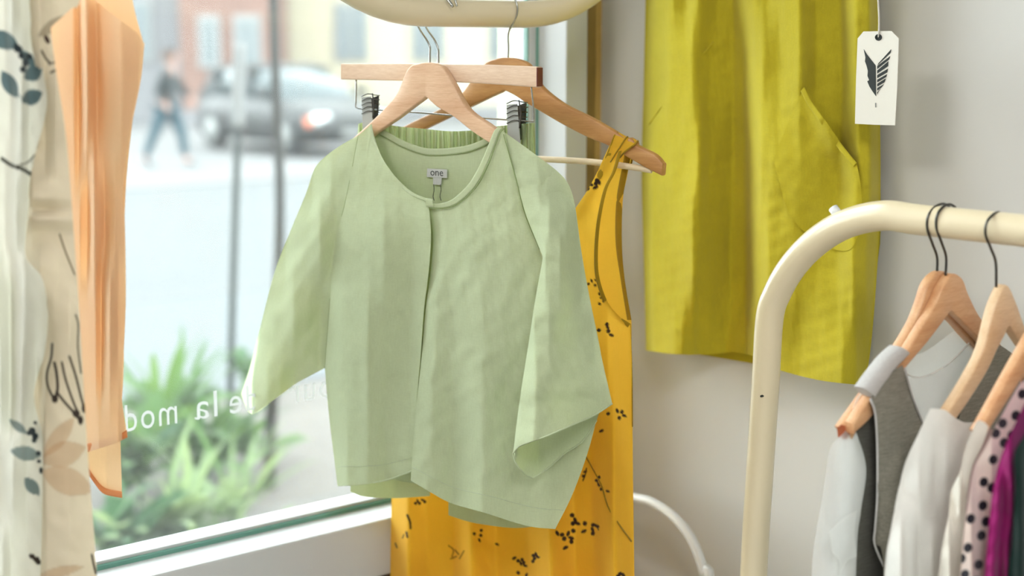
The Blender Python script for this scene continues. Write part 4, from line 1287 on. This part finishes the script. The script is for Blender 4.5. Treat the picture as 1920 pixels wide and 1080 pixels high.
# cream top
Q = rack_at(.378)
c0 = on(Q, 'blouse', 'narrow cream blouse hanging between the white blouse and the dotted one', 'blouse')
cloth('front_panel', Q, [(1829, 793), (1836, 788), (1846, 792), (1854, 800)], [(1738, 1400), (1770, 1402), (1800, 1400)], [(1829, 793), (1810, 841), (1800, 884), (1784, 918), (1779, 962), (1760, 1080), (1738, 1400)], [(1854, 800), (1842, 835), (1824, 872), (1816, 911), (1808, 981), (1802, 1080), (1800, 1400)], 40, 90,
      prof([(790, [(1820, -8), (1855, -8)]), (900, [(1785, 6), (1800, -12), (1830, -4)]), (1080, [(1760, 6), (1780, -14), (1805, 0)])]), M_CREAMC, c0, wr=[(0.8, 50, 111)])
cloth('inner_panel', Q, [(1840, 800), (1850, 800), (1862, 806)], [(1790, 1400), (1830, 1400)], [(1840, 800), (1826, 862), (1806, 990), (1790, 1400)], [(1862, 806), (1852, 850), (1836, 910), (1826, 1000), (1830, 1400)], 20, 50, 6, M_MAUVE, c0)  # mauve inner panel behind the cream front

# polka dot blouse
Q = rack_at(.412)
d0 = on(Q, 'blouse', 'pale pink blouse with black polka dots on the rack', 'blouse')
z1 = lambda L: [(1500 + x / 2.843, 700 + y / 2.843) for x, y in L]
DT = [('e', p[0], p[1], 8.4, 9.6, 20, (36, 34, 42)) for p in z1([(1185, 110), (1150, 225), (1080, 267), (1044, 320), (1088, 370), (1030, 460), (980, 580), (1022, 610), (975, 705), (910, 775), (992, 790), (967, 865), (895, 930), (860, 987), (952, 1020), (880, 1072), (1180, 20), (1130, 330), (1075, 520), (1060, 700), (1050, 900), (940, 1110), (880, 1180), (985, 1180)])]
cloth('front_panel', Q, [(1944, 690), (1960, 682), (1990, 690)], [(1780, 1300), (1850, 1302), (1900, 1300)], [(1944, 690), (1918, 712), (1890, 758), (1866, 802), (1846, 840), (1826, 878), (1814, 946), (1805, 1016), (1800, 1080), (1780, 1300)], [(1990, 690), (1960, 800), (1930, 950), (1910, 1100), (1900, 1300)], 110, 330,
      prof([(690, [(1920, -8), (1990, -8)]), (850, [(1830, 4), (1860, -12), (1890, -4), (1950, -8)]), (1080, [(1800, 4), (1822, -14), (1845, 2), (1900, -6)])]), M_DOTS, d0, wr=[(0.8, 40, 121)], shapes=DT)

# magenta blouse
Q = rack_at(.444)
m0 = on(Q, 'blouse', 'magenta satin blouse hanging in front of the dotted one', 'blouse')
cloth('front_panel', Q, [(1936, 730), (1965, 706), (2005, 690), (2045, 684)], [(1825, 1300), (2020, 1302)], [(1936, 730), (1918, 764), (1890, 823), (1873, 869), (1860, 930), (1853, 999), (1846, 1080), (1825, 1300)], [(2045, 684), (2060, 1000), (2020, 1300)], 70, 100,
      prof([(740, [(1910, -6), (2020, -8)]), (860, [(1870, 6), (1895, -14), (1925, -4), (2000, -8)]), (930, [(1858, 6), (1872, -6), (1885, -2), (1898, -16), (1915, 2), (2000, -6)]), (1080, [(1846, 6), (1862, -6), (1876, 2), (1888, -16), (1905, 2), (1980, -4)])]), M_MAG, m0, wr=[(0.9, 40, 131)], soft=2)
# bottle green garment
Q = rack_at(.470)
e0 = on(Q, 'dress', 'dark bottle green dress at the right end of the rack', 'dress')
cloth('front_panel', Q, [(1950, 770), (1985, 740), (2040, 706), (2095, 690)], [(1870, 1320), (2080, 1322)], [(1950, 770), (1921, 816), (1902, 850), (1903, 911), (1897, 1016), (1890, 1080), (1870, 1320)], [(2095, 690), (2120, 1000), (2080, 1320)], 60, 80, prof([(770, [(1900, -4), (2040, -8)]), (1000, [(1895, 6), (1915, -10), (1940, 2), (2040, -8)])]), M_DGREEN, e0, wr=[(1, 50, 141)])

# ------------------------------------------------------------------ low white hoop by the wall
HP = Plane(WALL.O - WALL.n * 0.10, -51)
a = HP.loc(np.array([1190.0, 933.0]))
HP.O = HP.O + HP.ex * a[0]
HP.O[2] = 0
hp = on(HP, 'tube_frame', 'low white bent tube frame standing by the wall behind the yellow dress', 'rack')
L_ = [HP.loc(np.array([x, y], float)) for x, y in ((1190, 933), (1222, 941), (1260, 966), (1290, 1000), (1309, 1038), (1321, 1080))]
e = L_[-1]
half = [np.array(p) for p in L_] + [np.array([e[0] + .012, 0, e[2] - .06]), np.array([e[0] + .014, 0, .012])]
mirror = [np.array([-p[0] - 0.02, 0, p[2]]) for p in half[::-1]]
tube('hoop', crs(mirror + half, 6), 0.0075, M_WTUBE, hp, 12)
for x in (e[0] + .014, -e[0] - .034):
    tube('foot_tube', [(x, -.12, .009), (x, .08, .009)], 0.0075, M_WTUBE, hp, 10)

# ------------------------------------------------------------------ peach garment
PC = Plane(at(190, 300, 1.62), -28)
pc = on(PC, 'blouse', 'translucent peach blouse hanging against the window at the left', 'blouse')
PL_ = [(100, -40), (92, 50), (103, 130), (118, 240), (130, 340), (146, 560), (160, 780), (165, 848)]
cloth('front_panel', PC, [(100, -40), (140, 2), (165, -10), (180, 2), (215, 30), (252, 58), (271, 82)], [(165, 848), (190, 840), (215, 832), (239, 820)], PL_, [(271, 82), (264, 150), (247, 235), (236, 310), (230, 370), (234, 410), (236, 560), (231, 680), (228, 740), (239, 820)], 110, 150,
      prof([(0, [(90, -4), (140, -10), (146, 6), (160, -22), (180, 0), (225, -14), (268, 4)]), (200, [(90, -2), (140, -12), (148, 8), (163, -26), (182, 2), (228, -16), (262, 6)]), (420, [(120, 0), (150, -10), (165, 10), (176, -26), (196, -2), (215, -8), (236, 6)]),
            (600, [(140, 0), (180, -14), (190, 6), (206, -24), (222, 2), (236, 6)]), (820, [(150, 0), (185, -16), (222, -18), (236, 6)])]), M_PEACH, pc, wr=[(0.6, 60, 151)], soft=4)
cloth('back_panel', PC, [(104, -40), (170, -60), (215, -60), (240, -30), (255, 30), (270, 84)], [(160, 880), (176, 905), (195, 926), (229, 934)], [(104, -40), (112, 240), (146, 560), (160, 880)], [(270, 84), (247, 240), (234, 400), (232, 680), (226, 800), (229, 934)], 60, 90,
      prof([(0, [(90, 10), (270, 12)]), (500, [(120, 14), (190, 26), (236, 12)]), (930, [(160, 16), (200, 20), (230, 14)])]), M_PEACH, pc, wr=[(0.8, 60, 152)])
strip('hem', PC, [(163, 832), (190, 826), (215, 819), (238, 806)], [(165, 848), (190, 840), (215, 832), (239, 820)], (-6, -14, -14, 2), M_PEACHD, pc, 30, 1.2)
strip('hem', PC, [(160, 868), (177, 894), (196, 914), (229, 922)], [(160, 880), (176, 905), (195, 926), (229, 934)], (15, 17, 18, 13), M_PEACHD, pc, 30, 1.2)

# ------------------------------------------------------------------ floral blouse at the left edge
FL = Plane(at(80, 400, 1.46), -20)
fb = on(FL, 'blouse', 'cream floral blouse with slate leaves at the left edge', 'blouse')
SL, DK, TN, LN = (88, 106, 108), (44, 52, 56), (172, 136, 100, .55), (54, 46, 40)
FS = [('leaf', 6, 75, 34, 17, 25, SL), ('leaf', 18, 158, 30, 14, 60, SL), ('leaf', 62, 138, 20, 15, -30, SL), ('leaf', 60, 182, 22, 15, -25, SL), ('leaf', 52, 110, 22, 10, 50, SL),
      ('e', 34, 92, 8, 7, 0, DK), ('e', 40, 104, 6, 6, 0, DK), ('e', 48, 118, 6, 8, 0, DK), ('e', 43, 130, 6, 6, 0, DK), ('e', 54, 106, 7, 6, 0, DK), ('e', 30, 86, 5, 4, 0, DK),
      ('l', [(4, 298), (22, 310), (44, 318), (62, 330)], 7, (66, 66, 58)), ('l', [(30, 312), (52, 304), (66, 290)], 3, (96, 92, 80)),
      ('l', [(14, 160), (30, 172), (44, 188)], 2, SL),
      # lower spray
      ('leaf', 34, 800, 22, 8, 38, (128, 140, 136)), ('leaf', 48, 850, 30, 14, 10, (128, 140, 136)), ('leaf', 60, 912, 22, 12, 50, (112, 126, 124)),
      ('e', 60, 808, 7, 7, 0, DK), ('e', 66, 818, 6, 7, 0, DK), ('e', 55, 812, 5, 5, 0, DK), ('e', 66, 793, 3.5, 3.5, 0, DK), ('e', 64, 826, 5, 4, 0, DK), ('e', 72, 850, 5, 4.5, 0, DK), ('e', 73, 865, 4, 4, 0, DK), ('e', 77, 882, 3.5, 6, 0, DK),
      ('e', 60, 1043, 6, 5, 30, LN), ('e', 68, 1048, 6, 5, 0, LN), ('e', 73, 1054, 4, 5, 0, LN), ('l', [(56, 1040), (70, 1056)], 4, LN)]
FS2 = [('leaf', 118, 852, 46, 24, -18, TN), ('leaf', 126, 902, 54, 26, 22, TN), ('leaf', 110, 820, 48, 16, -52, TN), ('leaf', 112, 1072, 48, 10, -12, TN),
       ('l', [(98, 645), (96, 670), (88, 700), (90, 725), (102, 750)], 4.5, LN), ('l', [(102, 748), (108, 730), (106, 700), (102, 680)], 5.5, LN), ('e', 103, 748, 6, 8, 0, LN),
       ('l', [(106, 735), (122, 755), (140, 775), (151, 790)], 5, LN), ('l', [(116, 680), (124, 715), (140, 760), (148, 775)], 4.5, LN), ('e', 142, 776, 6, 8, -30, LN), ('e', 151, 788, 5, 9, 0, LN),
       ('l', [(130, 668), (142, 705), (152, 745), (158, 765)], 4.5, LN), ('e', 158, 765, 5, 9, 0, LN), ('l', [(142, 590), (147, 610), (146, 650), (152, 700)], 3, LN), ('l', [(112, 440), (122, 470), (140, 515)], 3.5, (110, 96, 76)),
       ('l', [(172, 1040), (176, 1060), (180, 1076)], 4, LN),
       ('l', [(78, 95), (86, 110), (92, 116)], 4, LN), ('l', [(92, 120), (102, 117)], 4, LN), ('l', [(95, 136), (104, 132)], 4, LN), ('leaf', 100, 48, 36, 12, -35, (120, 104, 80, .6)), ('l', [(86, 70), (90, 78)], 8, (60, 40, 36)),
       ('e', 72, 836, 6, 5, 0, DK)]
fd = prof([(0, [(40, 18), (60, -6), (75, -16), (100, -2), (160, 8)]), (250, [(40, 20), (60, 2), (85, 14), (105, -4), (130, 8)]), (370, [(40, 10), (60, -12), (90, -8), (135, 2)]), (392, [(40, 16), (60, 2), (90, 6), (138, 6)]), (410, [(40, 8), (60, -10), (90, -8), (140, 2)]),
           (438, [(40, 18), (60, 6), (90, 8), (140, 8)]), (500, [(40, 12), (75, -8), (110, 2), (150, 6)]), (640, [(30, 14), (62, 2), (72, 12), (100, -6), (130, -12), (158, 6)]), (800, [(30, 14), (78, 6), (84, -14), (120, -10), (166, 6)]), (1080, [(20, 10), (78, 14), (86, -12), (130, -16), (182, 6)])])
cloth('side_panel', FL, [(30, -120), (90, -130), (165, -120)], [(10, 1500), (110, 1505), (205, 1500)], [(30, -120), (34, 300), (30, 640), (10, 1500)], [[(165, -120), (150, 0), (132, 18), (95, 52)], [(95, 52), (106, 140), (122, 240), (132, 350), (147, 560), (164, 840), (182, 1080), (205, 1500)]], 150, 560, fd, M_FLORAL_SHADED, fb, wr=[(0.9, 40, 161)], soft=3, softv=1, shapes=FS2)  # inner layer, shading painted into its beige tone
cloth('front_panel', FL, [(-160, -120), (-40, -125), (70, -120)], [(-180, 1500), (-60, 1505), (10, 1500)], [(-160, -120), (-170, 600), (-180, 1500)],
      [[(70, -120), (62, 40), (80, 130), (88, 200), (66, 290), (58, 340), (52, 410)], [(52, 410), (48, 480), (78, 520), (90, 580), (84, 660), (64, 740), (80, 820), (80, 900), (76, 1080), (60, 1500)]], 200, 560,
      prof([(0, [(-160, -10), (-40, -24), (10, -14), (22, -34), (40, -12), (62, 2)]), (200, [(-160, -10), (-30, -28), (20, -14), (40, -38), (55, -10), (88, 2)]), (420, [(-160, -10), (-40, -30), (10, -12), (30, -30), (52, -4)]),
            (560, [(-160, -10), (-50, -30), (-10, -44), (20, -10), (45, -46), (70, -20), (90, 0)]), (720, [(-160, -10), (-40, -20), (0, -48), (20, -14), (40, -44), (66, -2)]), (900, [(-160, -10), (-40, -40), (-5, -20), (24, -44), (50, -8), (80, 0)]), (1080, [(-160, -10), (-30, -30), (5, -44), (20, -14), (78, 0)])]), M_FLORAL, fb, wr=[(1.2, 45, 171)], soft=4, softv=3, shapes=FS)
